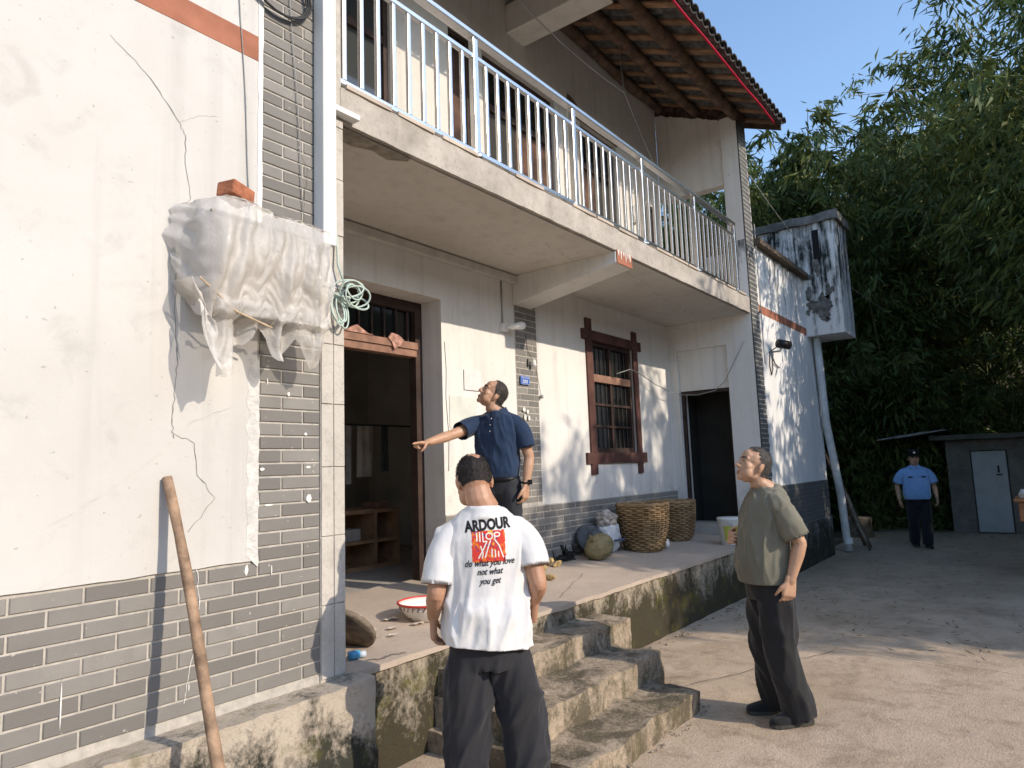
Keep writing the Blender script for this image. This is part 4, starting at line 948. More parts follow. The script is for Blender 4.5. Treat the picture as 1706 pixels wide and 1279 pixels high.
tag(st.build('tree_stump', simple('stump_bark', (.14, .115, .085), .95, .3, 9, bump=.9), smooth=True, loc=(15.6, 3.15, -.01)), 'weathered tree stump beyond the wing corner', 'stump')
# --- wires ---
def sag(a, b, s, n=20):
    a, b = Vector(a), Vector(b); return [a.lerp(b, i/n)-Vector((0, 0, s*4*(i/n)*(1-i/n))) for i in range(n+1)]
for pts, rad, lb in ((sag((4.4, 3.6, 6.2), (7.0, 3.5, 5.95), .1)+sag((7.0, 3.5, 5.95), (8.6, 3.9, 5.72), .02)[1:], .006, 'washing wire strung below the balcony roof'),
                     ([(6.95, 3.52, 6.55), (7.0, 3.5, 5.95), (7.03, 3.52, 6.55)], .004, 'doubled hanger wire dropping from the roof log'),
                     (sag((9.24, 3.1, 5.55), (9.62, 2.93, 5.62), .0)+sag((9.62, 2.93, 5.62), (12.09, 2.8, 5.0), .05)[1:]+sag((12.09, 2.8, 5.0), (22, 1.5, 4.6), .3)[1:], .006, 'thin cable from the upper pillar past the slot window'),
                     (sag((9.62, 2.92, 4.9), (9.61, 2.92, 2.9), 0), .007, 'pale cable running down the right brick pillar'),
                     (sag((9.8, 1.6, 6.4), (60, -8, 31), 1.2, 30), .005, 'power line crossing the blue sky')):
    tag(MB().tube(pts, rad, 6).build('wire', M['wire'], smooth=True), lb, 'wire')
o = MB(); 
for i in range(5): o.tube([(8.40+.07*math.cos(k*.35)*(1+.06*i), 4.12+.006*i, 5.02+.13*math.sin(k*.35)*(1-.04*i)) for k in range(18)], .006, 6, closed=True)
tag(o.build('hose_coil', M['pvc'], smooth=True), 'white hose coil hanging on the upper wall behind the railing', 'hose')
# --- far right: shed with metal door, washstand ---
shed = thing('shed', (17.6, 0, 0), 'low dark shed with a grey metal door at the end of the yard', 'shed')
sb = MB()
for y0_, y1_, z0_, z1_ in ((1.20, 1.62, 0, 1.86), (-3.2, .60, 0, 1.86), (.60, 1.20, 1.64, 1.86)): sb.box(16.86, 17.05, y0_, y1_, z0_, z1_)
sb.box(17.05, 19.5, 1.45, 1.62, 0, 1.86).box(17.05, 19.5, -3.2, -3.0, 0, 1.86)
put('wall', rough(sb, .2, .012, 4), shed, concrete('shed_concrete', (.22, .21, .185), (.11, .105, .09), 3))
put('roof', rough(MB().box(16.55, 19.8, -3.4, 1.85, 1.865, 1.96), .25, .03, 2), shed, concrete('shed_roof', (.13, .13, .11), (.06, .065, .05), 3))
dm = MB().box(16.84, 16.88, .615, 1.185, .02, 1.62).build('door', simple('grey_metal_door', (.36, .385, .39), .45, .06, 5), shed); bevel(dm, .006)
MB().box(16.81, 16.838, .70, .80, 1.14, 1.165).box(16.825, 16.839, .74, .775, 1.19, 1.33).build('door_handle', M['black'], dm)
MB().box(16.845, 16.89, 1.186, 1.21, .02, 1.64).box(16.845, 16.89, .59, .614, .02, 1.64).build('door_frame', M['dark'], shed)
rfs = MB()
for i in range(2): rfs.obox((16.9, 2.0+.35*i, 2.02-.03*i), (.5, 0, .0), (0, .45, -.06), (0, .0, .012))
rfs.build('roof_sheet', simple('old_sheet', (.34, .35, .35), .6, .2, 5), shed)
ws = thing('washstand', (11.3, .15, 0), 'orange wooden table top on a white tiled pier at the right edge', 'washstand')
bevel(MB().box(11.15, 11.75, -.35, .30, 0, .66).build('pier', simple('white_tile_pier', (.66, .66, .65), .4, .08, 5), ws), .01)
bevel(MB().box(11.10, 11.8, -.4, .335, .70, .95).build('table_apron', simple('orange_wood', (.46, .19, .085), .5, .2, 6, bump=.2), ws), .012)
bevel(MB().box(11.06, 11.84, -.45, .38, .952, .99).build('table_top', simple('orange_wood_top', (.50, .22, .10), .5, .2, 6), ws), .008)
blob('white_cloth', (11.3, .22, 1.04), (.14, .10, .07), M['pvc'], 'white cloth bundle on the orange wooden table', 'cloth', 6, .4, 6, n=24, q=14)
# ================================================================== PEOPLE
def remesh(mb, vox, it=4, fac=.5):
    o = bpy.data.objects.new('tmp', mb.mesh('tmp')); COL.objects.link(o)
    a = o.modifiers.new('r', 'REMESH'); a.mode = 'VOXEL'; a.voxel_size = vox
    b = o.modifiers.new('s', 'SMOOTH'); b.iterations = it; b.factor = fac
    dg = bpy.context.evaluated_depsgraph_get()
    me = bpy.data.meshes.new_from_object(o.evaluated_get(dg)); bpy.data.objects.remove(o)
    me.polygons.foreach_set('use_smooth', [True]*len(me.polygons)); return me
def rings(mb, L, n=28, e=2.4):
    """stack of super-elliptic rings: (x, y, z, rx, ry) or with tilt of the ring plane (tx, ty)"""
    V = []
    for q in L:
        x, y, z, rx, ry = q[:5]; tx, ty = (q[5], q[6]) if len(q) > 5 else (0, 0)
        for k in range(n):
            a = 2*math.pi*k/n; c, s = math.cos(a), math.sin(a)
            px = rx*math.copysign(abs(c)**(2/e), c); py = ry*math.copysign(abs(s)**(2/e), s)
            V.append((x+px, y+py, z+tx*px+ty*py))
    m = len(L)
    F = [(i*n+k, i*n+(k+1)%n, (i+1)*n+(k+1)%n, (i+1)*n+k) for i in range(m-1) for k in range(n)]
    F += [tuple(range(n-1, -1, -1)), tuple((m-1)*n+k for k in range(n))]
    if L[0][2] > L[-1][2]: F = [tuple(reversed(f)) for f in F]
    return mb.add(V, F)
def hand(mb, wrist, d, nrm, thumb, curl=(18, 25, 20), point=False, s=1.0, spread=.06):
    """palm plus five separate bent fingers; d finger direction, nrm palm normal, thumb = side of the thumb"""
    d = Vector(d).normalized(); nrm = Vector(nrm); nrm = (nrm-d*nrm.dot(d)).normalized(); w = d.cross(nrm)
    if w.dot(Vector(thumb)) < 0: w = -w
    wrist = Vector(wrist)
    for k in range(-2, 3):
        mb.caps([wrist-d*.02*s+w*.011*k*s, wrist+d*.085*s+w*.0185*k*s*.98], [.0155*s, .0135*s], 8)
    fl = (.074, .082, .076, .060)
    for i in range(4):
        off = (1.5-i)*.0205*s; base = wrist+d*.086*s+w*off
        c = curl
        if point: c = (4, 3, 2) if i == 0 else (78, 88, 60)
        dd = (d+w*(1.5-i)*spread).normalized(); ang = 0; p = base; pts = [p-dd*.012*s]; rad = [.0098*s]
        for j, fr in enumerate((.45, .32, .23)):
            ang += R(c[j]+ (3*i if not point else 0)); q = dd*math.cos(ang)+nrm*math.sin(ang)
            pts.append(p); rad.append((.0096, .0088, .0082)[j]*s); p = p+q*fl[i]*fr*s
        pts.append(p); rad.append(.0068*s); mb.caps(pts, rad, 8)
    b = wrist+d*.022*s+w*.030*s
    if point: tp = [b, b+(w*.6+d*.7+nrm*.35).normalized()*.035*s, b+(w*.35+d*.8+nrm*.75).normalized()*.068*s, b+(w*.1+d*.85+nrm*.9).normalized()*.088*s]
    else: tp = [b, b+(w*.75+d*.75+nrm*.2).normalized()*.038*s, b+(w*.62+d*1.0+nrm*.35).normalized()*.068*s, b+(w*.5+d*1.1+nrm*.5).normalized()*.092*s]
    mb.caps(tp, [.0155*s, .0125*s, .0105*s, .008*s], 8)
def head(mb, Mh, fat=1.0, long=1.0, nose=1.0):
    h = MB()
    h.ell((0, .012, .035), (.077, .097, .088)); h.ell((0, .03, -.01), (.068, .075, .075))
    h.ell((0, -.026, -.030), (.064*fat, .064, .088*long)); h.ell((0, -.012, -.062*long), (.062*fat, .060, .046))
    h.ell((0, -.068, -.098*long), (.026*fat, .020, .020)); h.ell((0, -.055, .045), (.055, .035, .045))
    h.caps([(-.042, -.070, .026), (0, -.086, .028), (.042, -.070, .026)], [.013, .014, .013], 8)
    h.caps([(0, -.086, .018), (0, -.098, -.006), (0, -.107*nose, -.029)], [.0085, .0105, .0135], 8)
    for sx in (-1, 1):
        h.ell((sx*.013, -.093*nose, -.033), (.010, .012, .009)); h.ell((sx*.041*fat, -.052, -.024), (.026, .026, .030))
        h.ell((sx*.038*fat, -.040, -.058), (.030, .034, .040))
        h.ell((sx*.078, .020, -.004), (.009, .021, .033), M=Matrix.Rotation(sx*.35, 3, 'Z') @ Matrix.Rotation(-.2, 3, 'X'))
        h.ell((sx*.076, .012, -.034), (.009, .010, .011)); h.ell((sx*.031, -.0705, .008), (.0145, .0125, .0105))
    h.ell((0, -.0835, -.063*long), (.024, .012, .0075)); h.ell((0, -.0825, -.0745*long), (.021, .012, .008)); h.ell((0, -.070, -.066*long), (.036, .018, .028))
    h.xform(Mh); mb.add(h.v, h.f)
def skin_mat(c, c2):
    m = NT('skin'); k = m.mix(m.ramp(m.noise(14, 4, .6), .35, .7), c, c2)
    k = m.mix(m.ramp(m.noise(60, 3), .6, .75, 0, .3), k, tuple(x*.7 for x in c)); m.col(k).rough(.48).set(Specular_IOR_Level=.4)
    m.b.inputs['Subsurface Weight'].default_value = .12; m.b.inputs['Subsurface Radius'].default_value = (.012, .005, .003)
    m.bump(m.noise(170, 3), .12, .003); return m.m
def cloth(name, c, rough=.85, var=.08, weave=260, sheen=.15):
    m = NT(name); k = m.mix(m.ramp(m.noise(3.5, 4, .6), .35, .7), tuple(x*(1-var) for x in c), tuple(min(1, x*(1+var)) for x in c))
    m.col(k).rough(rough).set(Specular_IOR_Level=.15); m.b.inputs['Sheen Weight'].default_value = sheen
    m.bump(m.math('ADD', m.math('MULTIPLY', m.noise(9, 5, .6, stretch=(1, 1, .5), dist=1.2), 1.0), m.math('MULTIPLY', m.noise(weave, 2), .12)), .35, .012); return m.m
def fold(me, amp, fz=1.0, seed=0.0, mask=None, fr=9.0, diag=.5):
    """drape folds: ridged noise pushed along the normals"""
    co = [v.co.copy() for v in me.vertices]; nr = [v.normal.copy() for v in me.vertices]; out = []
    for p, nv_ in zip(co, nr):
        w = mask(p) if mask else 1.0
        q = Vector((p.x*fr+seed+diag*p.z*fr*.4, p.y*fr, p.z*fr*.28*fz))
        a = 1-2*abs(noise.noise(q)); b = 1-2*abs(noise.noise(q*2.1+Vector((5, 1, 2))))
        out += list(p+nv_*amp*w*(.65*a*abs(a)+.3*b))
    me.vertices.foreach_set('co', out); me.update()
def patch(me, pred, push, jitter=0.0, name='patch', seed=0.0):
    """copy of part of the skin pushed out along the normals (hair, brows, lips)"""
    keep = [p for p in me.polygons if pred(p.center)]
    idx = {}; V = []; F = []
    for p in keep:
        f = []
        for i in p.vertices:
            if i not in idx:
                idx[i] = len(V); v = me.vertices[i]; j = jitter*noise.noise(v.co*90+Vector((seed, 0, 0))) if jitter else 0
                V.append(v.co+v.normal*(push+abs(j)))
            f.append(idx[i])
        F.append(tuple(f))
    m = MB(); m.v = [tuple(v) for v in V]; m.f = F
    return m
def person(name, loc, facing, label, spec, group=None):
    ph = math.atan2(facing[0], -facing[1]); Wm = Matrix.Translation(Vector(loc)) @ Matrix.Rotation(ph, 4, 'Z')
    root = thing(name, loc, label, 'person', group)
    S = spec; hd = S['head']; Mh = Matrix.Translation(Vector(hd['c'])) @ Matrix.Rotation(R(hd.get('roll', 0)), 4, 'Y') @ Matrix.Rotation(R(hd.get('yaw', 0)), 4, 'Z') @ Matrix.Rotation(-R(hd.get('pitch', 0)), 4, 'X') @ Matrix.Scale(hd.get('s', 1.0), 4)
    b = MB(); head(b, Mh, hd.get('fat', 1.0), hd.get('long', 1.0), hd.get('nose', 1.0))
    nb = Vector(S['neck']); b.caps([Mh @ Vector((0, .030, -.035)), (Mh @ Vector((0, .028, -.085))).lerp(nb, .35), nb, nb+Vector((0, 0, -.08))], [.058, S.get('neck_r', .058), S.get('neck_r', .058)*1.1, .075], 14)
    rings(b, [(x, y, z, rx*.8, ry*.72) for x, y, z, rx, ry in [q[:5] for q in S['torso']]])
    for A in S['arms']:
        sh, el, wr = A['sh'], A['el'], A['wr']; sh, el, wr = Vector(sh), Vector(el), Vector(wr); k = A.get('k', 1.0)
        b.caps([sh, sh.lerp(el, .35), sh.lerp(el, .75), el], [.050*k, .050*k, .043*k, .040*k], 12)
        b.caps([el, el.lerp(wr, .28), el.lerp(wr, .65), wr], [.039*k, .042*k, .034*k, .027*k], 12)
        hand(b, wr, A['d'], A['n'], A['t'], A.get('curl', (18, 25, 20)), A.get('point', False), A.get('hs', 1.0))
    for Lg in S['legs']:
        b.caps([Lg['hip'], Lg['kn'], Lg['an']], [.07, .05, .04], 10)
    sk = remesh(b, .0045, 4, .5); hair_src = sk
    body = MB()
    Mi = Mh.inverted()
    hm = hd['hair']
    hp = patch(sk, lambda c: hm(Mi @ c), .0035 if not hd.get('hair_t') else hd['hair_t'], .004, seed=1.0)
    br = patch(sk, lambda c: (lambda q: q.y < -.05 and .0225 < q.z-.05*max(0, abs(q.x)-.03) < .0335 and .013 < abs(q.x) < .046)(Mi @ c), .0018, .0012)
    li = patch(sk, lambda c: (lambda q: q.y < -.086 and -.082*hd.get('long', 1) < q.z < -.058*hd.get('long', 1) and abs(q.x) < .022)(Mi @ c), .0008)
    sk.transform(Wm); sk.materials.append(S['skin']); put('body', sk, root)
    if hp.f:
        rh = random.Random(5); hv = [Vector(p) for p in hp.v]; cc_ = Mh @ Vector((0, .012, .03)); nb0 = len(hv)
        for q in range(min(5200, nb0*2)):          # short cropped strands
            p = hv[rh.randrange(nb0)]+Vector((rh.uniform(-1, 1), rh.uniform(-1, 1), rh.uniform(-1, 1)))*.0022; nn_ = (p-cc_).normalized()
            fl_ = Vector((rh.uniform(-.5, .5), .35+rh.uniform(-.4, .4), -.55+rh.uniform(-.4, .4))); dr = (nn_*.62+fl_*.6).normalized(); sd3 = dr.cross(nn_).normalized()*.0009; ln = rh.uniform(.004, .009)*hd.get('hair_l', 1.0)
            hp.add([p-nn_*.002-sd3, p-nn_*.002+sd3, p+dr*ln], [(0, 1, 2)])
        hp.xform(Wm).build('hair', S['hairm'], root, smooth=True)
    if br.f: br.xform(Wm).build('eyebrows', S['hairm'], root, smooth=True)
    if li.f: li.xform(Wm).build('lips', M['lips'], root, smooth=True)
    for sx in (-1, 1):
        e = MB().ell((sx*.031, -.0785, .009), (.0125, .0065, .0055), 12, 8).xform(Wm @ Mh); eo = e.build('eye', M['eye_white'], root, smooth=True)
        MB().ell((sx*.031-.002, -.0838, .010), (.0055, .0028, .0052), 10, 6).xform(Wm @ Mh).build('iris', M['iris'], eo, smooth=True)
    # shirt
    t = MB(); rings(t, S['torso'], e=S.get('te', 2.3))
    for A in S['arms']:
        sh, el = Vector(A['sh']), Vector(A['el']); k = A.get('k', 1.0); fr_ = A.get('sleeve', .72)
        c0 = Vector(S['shoulder_c']); c0.x = math.copysign(.10, sh.x)+c0.x*0
        t.caps([c0, c0.lerp(sh, .75)], [.066, .060*k], 16)
    if S.get('collar_ring', True): t.tube([nb+Vector((0, .012, -.06)), nb+Vector((0, .010, -.03)), nb+Vector((0, .008, -.004))], [.095, .084, S.get('neck_r', .058)*1.1+.008], 18)
    tm = remesh(t, .0075, S.get('tsm', 5), .5)
    hz, htx = S['torso'][0][2]+.012, (S['torso'][0][5] if len(S['torso'][0]) > 5 else 0)
    mk = S.get('tmask') or (lambda p: 1.0)
    fold(tm, S.get('tfold', .010), seed=S.get('seed', 0), mask=lambda p: mk(p)*(.45+.55*min(1, abs(p.z-hz)/.10)), fr=S.get('tfr', 9))
    bm = bmesh.new(); bm.from_mesh(tm)      # cut a clean open hem
    bmesh.ops.bisect_plane(bm, geom=bm.verts[:]+bm.edges[:]+bm.faces[:], plane_co=(0, 0, hz), plane_no=(htx, 0, -1), clear_outer=True)
    be = [e for e in bm.edges if e.is_boundary]
    ret = bmesh.ops.extrude_edge_only(bm, edges=be); nv = [g for g in ret['geom'] if isinstance(g, bmesh.types.BMVert)]
    for v in nv: v.co.x *= .965; v.co.y = (v.co.y+.01)*.965-.01; v.co.z += .004
    bm.to_mesh(tm); bm.free()
    # sleeves: open tubes with a turned hem and drag folds
    sl_ = MB(); n = 30
    for A in S['arms']:
        sh, el = Vector(A['sh']), Vector(A['el']); fr_ = A.get('sleeve', .72); w0, w1 = A['sw']; e1 = sh.lerp(el, fr_); A0 = Vector((math.copysign(.095, sh.x), S['shoulder_c'][1], S['shoulder_c'][2]+.012)); ct_ = sh+Vector((math.copysign(.012, sh.x), 0, .016))
        rows = 20; V = []
        for j in range(rows+2):
            if j <= rows: tt, sc_ = j/rows, 1.0
            else: tt, sc_ = 1-.10, .95
            p0 = A0*(1-tt)**2+ct_*2*tt*(1-tt)+e1*tt*tt; ax = ((ct_-A0)*(1-tt)+(e1-ct_)*tt).normalized()
            N0 = Vector((0, 1, 0)); N0 = (N0-ax*N0.dot(ax)).normalized(); B0 = ax.cross(N0)
            q = min(1, tt*1.5); w = w0*.93+(w1-w0*.93)*q
            for k in range(n):
                a = 2*math.pi*k/n; dr = N0*math.cos(a)+B0*math.sin(a)
                s_ = Vector((math.cos(a)*2.2+S.get('seed', 0), math.sin(a)*2.2, tt*2.6+(1 if sh.x > 0 else 7)))
                fo = (1-2*abs(noise.noise(s_)))*.45+(1-2*abs(noise.noise(s_*2.3)))*.22
                V.append(p0+dr*(w*sc_+S.get('tfold', .01)*.55*fo*min(1, tt*1.6)))
        Fq = [(j*n+k, j*n+(k+1)%n, (j+1)*n+(k+1)%n, (j+1)*n+k) for j in range(rows+1) for k in range(n)]
        sl_.add(V, [tuple(reversed(f)) for f in Fq])
    bm = bmesh.new(); bm.from_mesh(tm); bm.from_mesh(sl_.mesh('s', True)); bm.to_mesh(tm); bm.free()
    tm.polygons.foreach_set('use_smooth', [True]*len(tm.polygons)); tm.update()
    return root, Wm, Mh, tm
def finish(root, Wm, tm, mat, S):
    loc = tm.copy(); tm.transform(Wm); tm.materials.append(mat); sh = put('shirt', tm, root)
    p = MB(); rings(p, S['pelvis'], e=2.3)
    for Lg in S['legs']:
        hip, kn, an = Vector(Lg['hip']), Vector(Lg['kn']), Vector(Lg['an']); r0, r1, r2 = Lg.get('w', (.098, .082, .078))
        hem = an+Vector((0, 0, Lg.get('hem', -.03)))
        p.tube([hip+Vector((0, 0, .03)), hip.lerp(kn, .4), kn, kn.lerp(hem, .5), hem], [r0, (r0*.6+r1*.45), r1, (r1+r2)/2, r2], 18, flat=1.0); p.ell(hip, (r0, r0, r0))
    pm_ = remesh(p, .009, 4, .5); fold(pm_, S.get('pfold', .012), fz=.8, seed=S.get('seed', 0)+4, mask=lambda p: min(1, max(0.0, (S['torso'][0][2]-.01-p.z)/.10)), fr=S.get('pfr', 8), diag=.9)
    pm_.transform(Wm); pm_.materials.append(S['trousers']); put('trousers', pm_, root)
    for Lg in S['legs']:
        an = Vector(Lg['an']); fd = Vector((*Lg.get('f', (0, -1)), 0)).normalized(); gz = S.get('gz', 0)+Lg.get('lift', 0); sdw = Vector((0, 0, 1)).cross(fd)
        s = MB(); base = Vector((an.x, an.y, gz))
        def ring(t_, w_, h_, z0=0): c = base+fd*t_+Vector((0, 0, z0+h_/2)); return (c, w_, h_/2)
        V = []; n = 14; LL = [(-.075, .028, .05), (-.065, .037, .085), (-.02, .040, .098), (.05, .044, .082), (.11, .049, .064), (.155, .046, .052), (.185, .034, .042), (.198, .016, .03)]
        for tt_, w_, h_ in LL:
            for k in range(n):
                a = 2*math.pi*k/n; zz = max(-.98, math.sin(a)); cx = math.copysign(abs(math.cos(a))**.75, math.cos(a))
                V.append(base+fd*tt_+sdw*w_*cx+Vector((0, 0, .004+h_/2+h_/2*math.copysign(abs(zz)**.8, zz))))
        F = [(i*n+k, i*n+(k+1)%n, (i+1)*n+(k+1)%n, (i+1)*n+k) for i in range(len(LL)-1) for k in range(n)]+[tuple(range(n-1, -1, -1)), tuple((len(LL)-1)*n+k for k in range(n))]
        s.add(V, F); s.xform(Wm); so = s.build('shoe', S['shoes'], root, smooth=True)
        pr_ = [(base+fd*tt_+sdw*w_*sg*1.04) for sg in (-1,) for tt_, w_, h_ in LL]+[(base+fd*tt_+sdw*w_*1.04) for tt_, w_, h_ in reversed(LL)]
        nn = len(pr_); ss = MB().add([(*q.xy, gz+.002) for q in pr_]+[(*q.xy, gz+.020) for q in pr_], [tuple(range(nn-1, -1, -1)), tuple(range(nn, 2*nn))]+[(i, (i+1)%nn, (i+1)%nn+nn, i+nn) for i in range(nn)])
        ss.xform(Wm).build('sole', S['sole'], so)
    return sh, loc
M['lips'] = simple('lips', (.38, .19, .13), .5, .1, 60); M['eye_white'] = simple('eye_white', (.42, .36, .32), .3, .05, 60); M['iris'] = simple('iris', (.012, .009, .007), .2, .05, 60)
skinA = skin_mat((.47, .27, .17), (.55, .335, .215)); skinB = skin_mat((.42, .22, .135), (.50, .285, .18)); skinC = skin_mat((.42, .235, .15), (.48, .29, .19))
def hairm(name, c):
    m = NT(name); m.col(m.mix(m.ramp(m.noise(120, 3, .7, stretch=(1, 1, .3)), .35, .65), c, tuple(x*2.4+.006 for x in c))).rough(.65).bump(m.noise(220, 3, stretch=(1, 1, .3)), .9, .004); return m.m
blackhair, greyhair = hairm('black_hair', (.016, .013, .012)), hairm('grey_hair', (.045, .040, .036))
trou = cloth('dark_trousers', (.028, .028, .032), .75, .15); black_leather = simple('black_shoe', (.012, .012, .012), .5, .1, 20); solem = simple('shoe_sole', (.05, .05, .048), .8, .1, 20)

# --- man in the white T-shirt, back to us -------------------------------------------------------
S = dict(seed=3, skin=skinB, hairm=blackhair, trousers=trou, shoes=black_leather, sole=solem, neck=(.006, .015, 1.435), neck_r=.066, shoulder_c=(0, .01, 1.315),
    head=dict(c=(.042, -.035, 1.548), pitch=-26, yaw=8, roll=2, fat=1.12, s=1.03, hair_t=.0022, hair=lambda q: q.z > -.040+.005*noise.noise(q*40) and q.y > -.062+.35*max(0, .02-q.z) and not (q.y < .036 and q.z < .022) and not ((q.x+.012)**2+(q.y-.062)**2 < .0012*(1+.8*noise.noise(q*30)) and q.z > .06)),
    torso=[(0, -.012, .80, .200, .152, .09, 0), (0, -.018, .88, .196, .15, .06, 0), (0, -.02, 1.0, .184, .144), (0, -.015, 1.12, .180, .138), (0, -.005, 1.20, .186, .133), (0, .005, 1.285, .185, .12), (0, .012, 1.36, .155, .098), (0, .015, 1.415, .10, .078)],
    arms=[dict(sh=(.186, .01, 1.292), el=(.232, .06, 1.055), wr=(.248, -.06, .93), d=(-.02, -.25, -1), n=(-1, .1, 0), t=(0, -1, 0), curl=(20, 28, 22), k=1.04, sleeve=.84, sw=(.067, .069)),
          dict(sh=(-.186, .01, 1.300), el=(-.232, .07, 1.075), wr=(-.232, -.07, .975), d=(.10, -.45, -1), n=(1, .1, 0), t=(0, -1, .2), curl=(45, 50, 30), k=1.04, sleeve=.66, sw=(.067, .069))],
    legs=[dict(hip=(.08, 0, .80), kn=(.10, -.01, .46), an=(.115, .01, .09), w=(.096, .090, .086)), dict(hip=(-.08, 0, .80), kn=(-.155, -.03, .46), an=(-.17, -.02, .09), w=(.096, .090, .086))],
    pelvis=[(0, 0, .72, .14, .11), (0, 0, .82, .165, .12), (0, 0, .90, .16, .115)], tfold=.026, tfr=10, pfold=.034, pfr=9)
S['tmask'] = lambda p: (.45+.9*min(1, max(0, (1.40-p.z)/.35)))*(1-.72*min(1, max(0, (p.y-.03)/.05))*min(1, max(0, (p.z-.96)/.08))*min(1, max(0, (.15-abs(p.x))/.04)))
tl_ = (2.536, 2.113, 0)
root, Wm, Mh, tm = person('person', tl_, (.72, .69), 'man in a white printed T-shirt and dark trousers seen from behind', S)
white = cloth('white_tshirt_cotton', (.70, .69, .68), .85, .03)
shirt, loc_me = finish(root, Wm, tm, white, S)
# print on the back of the shirt
bvh = BVHTree.FromPolygons([v.co.copy() for v in loc_me.vertices], [tuple(p.vertices) for p in loc_me.polygons])
def project(m, lift):
    out = []
    for x, yv, z in m.v:
        h = bvh.ray_cast(Vector((x, .6, z)), Vector((0, -1, 0)))
        out.append((x, (h[0].y if h[0] else .1)+lift, z))
    m.v = out; return m
def text_mb(s, size, cx, cz, bold=0.0, shear=0.0, sx=1.0, tilt=0.0):
    cu = bpy.data.curves.new('t', 'FONT'); cu.body = s; cu.size = size; cu.align_x = 'CENTER'; cu.align_y = 'CENTER'; cu.offset = bold; cu.shear = shear; cu.resolution_u = 3
    o = bpy.data.objects.new('t', cu); COL.objects.link(o); dg = bpy.context.evaluated_depsgraph_get(); me = bpy.data.meshes.new_from_object(o.evaluated_get(dg)); bpy.data.objects.remove(o)
    bm = bmesh.new(); bm.from_mesh(me); bmesh.ops.triangulate(bm, faces=bm.faces[:])
    for _ in range(3):
        es = [e for e in bm.edges if e.calc_length() > .012]
        if es: bmesh.ops.subdivide_edges(bm, edges=es, cuts=1)
    bmesh.ops.triangulate(bm, faces=bm.faces[:]); bm.verts.index_update(); m = MB()
    ct, st_ = math.cos(R(tilt)), math.sin(R(tilt))
    m.add([(cx-(v.co.x*sx*ct-v.co.y*st_), 0, cz+v.co.x*sx*st_+v.co.y*ct) for v in bm.verts], [tuple(v.index for v in f.verts) for f in bm.faces]); bm.free(); return m
ink = simple('black_print', (.022, .021, .022), .8, .15, 40)
project(text_mb('ARDOUR', .066, -.005, 1.352, .0032, 0, .74, 4), .0014).xform(Wm).build('lettering', ink, shirt)
for s_, z_, sz in (('do what you love', 1.188, .041), ('not what', 1.149, .040), ('you get', 1.108, .040)):
    project(text_mb(s_, sz, -.008, z_, .0006, .38, .78, 2), .0024).xform(Wm).build('lettering', ink, shirt)
gm = NT('flame_print'); gk = gm.mix(gm.ramp(gm.noise(26, 4, .6, dist=1), .42, .52), (.72, .20, .03), (.60, .05, .035)); gk = gm.mix(gm.ramp(gm.noise(34, 4, .6, dist=1), .56, .62), gk, (.16, .05, .16)); gk = gm.mix(gm.ramp(gm.noise(21, 3, .6), .60, .66), gk, (.80, .42, .05)); gm.col(gk).rough(.85)
gr = MB(); NN = 22; V = []
for j in range(NN+1):
    for i in range(NN+1):
        e_ = .007*noise.noise(Vector((j*.5, i*.5, 3))) if i in (0, NN) or j in (0, NN) else 0
        V.append((.068-.150*i/NN+e_, 0, 1.328-.138*j/NN+e_))
gr.add(V, [(j*(NN+1)+i, (j+1)*(NN+1)+i, (j+1)*(NN+1)+i+1, j*(NN+1)+i+1) for j in range(NN) for i in range(NN)])
project(gr, .0012).xform(Wm).build('flame_print', gm.m, shirt, smooth=True)
wl = MB()
def stroke(P, w=.0055):
    q = []
    for (a, b), (c, d) in zip(P, P[1:]):
        for k in range(6): q.append(Vector((-.005-(a+(c-a)*k/6)*1.35, 0, 1.208+(b+(d-b)*k/6-1.15)*1.0)))
    q.append(Vector((-.005-P[-1][0]*1.35, 0, 1.208+P[-1][1]-1.15))); wl.ribbon(q, w, (0, 1, 0))
for P in ([(-.038, 1.262), (-.037, 1.225)], [(-.028, 1.264), (-.027, 1.222)], [(-.018, 1.262), (-.017, 1.222), (-.006, 1.224)], [(.004+.011*math.cos(k*.7), 1.246+.014*math.sin(k*.7)) for k in range(10)], [(.030+.010*math.cos(k*.7), 1.252+.009*math.sin(k*.7)) for k in range(10)], [(.022, 1.255), (.022, 1.232)],
          [(-.004, 1.225), (-.016, 1.19), (-.034, 1.150)], [(-.026, 1.205), (-.018, 1.17), (-.022, 1.150)], [(.008, 1.228), (.0, 1.20), (-.012, 1.152)], [(.022, 1.230), (.036, 1.205), (.050, 1.150)], [(.012, 1.19), (.011, 1.155)], [(.022, 1.185), (.023, 1.152)], [(.033, 1.18), (.034, 1.154)]): stroke(P)
project(wl, .0024).xform(Wm).build('line_print', M['paint_white'], shirt)

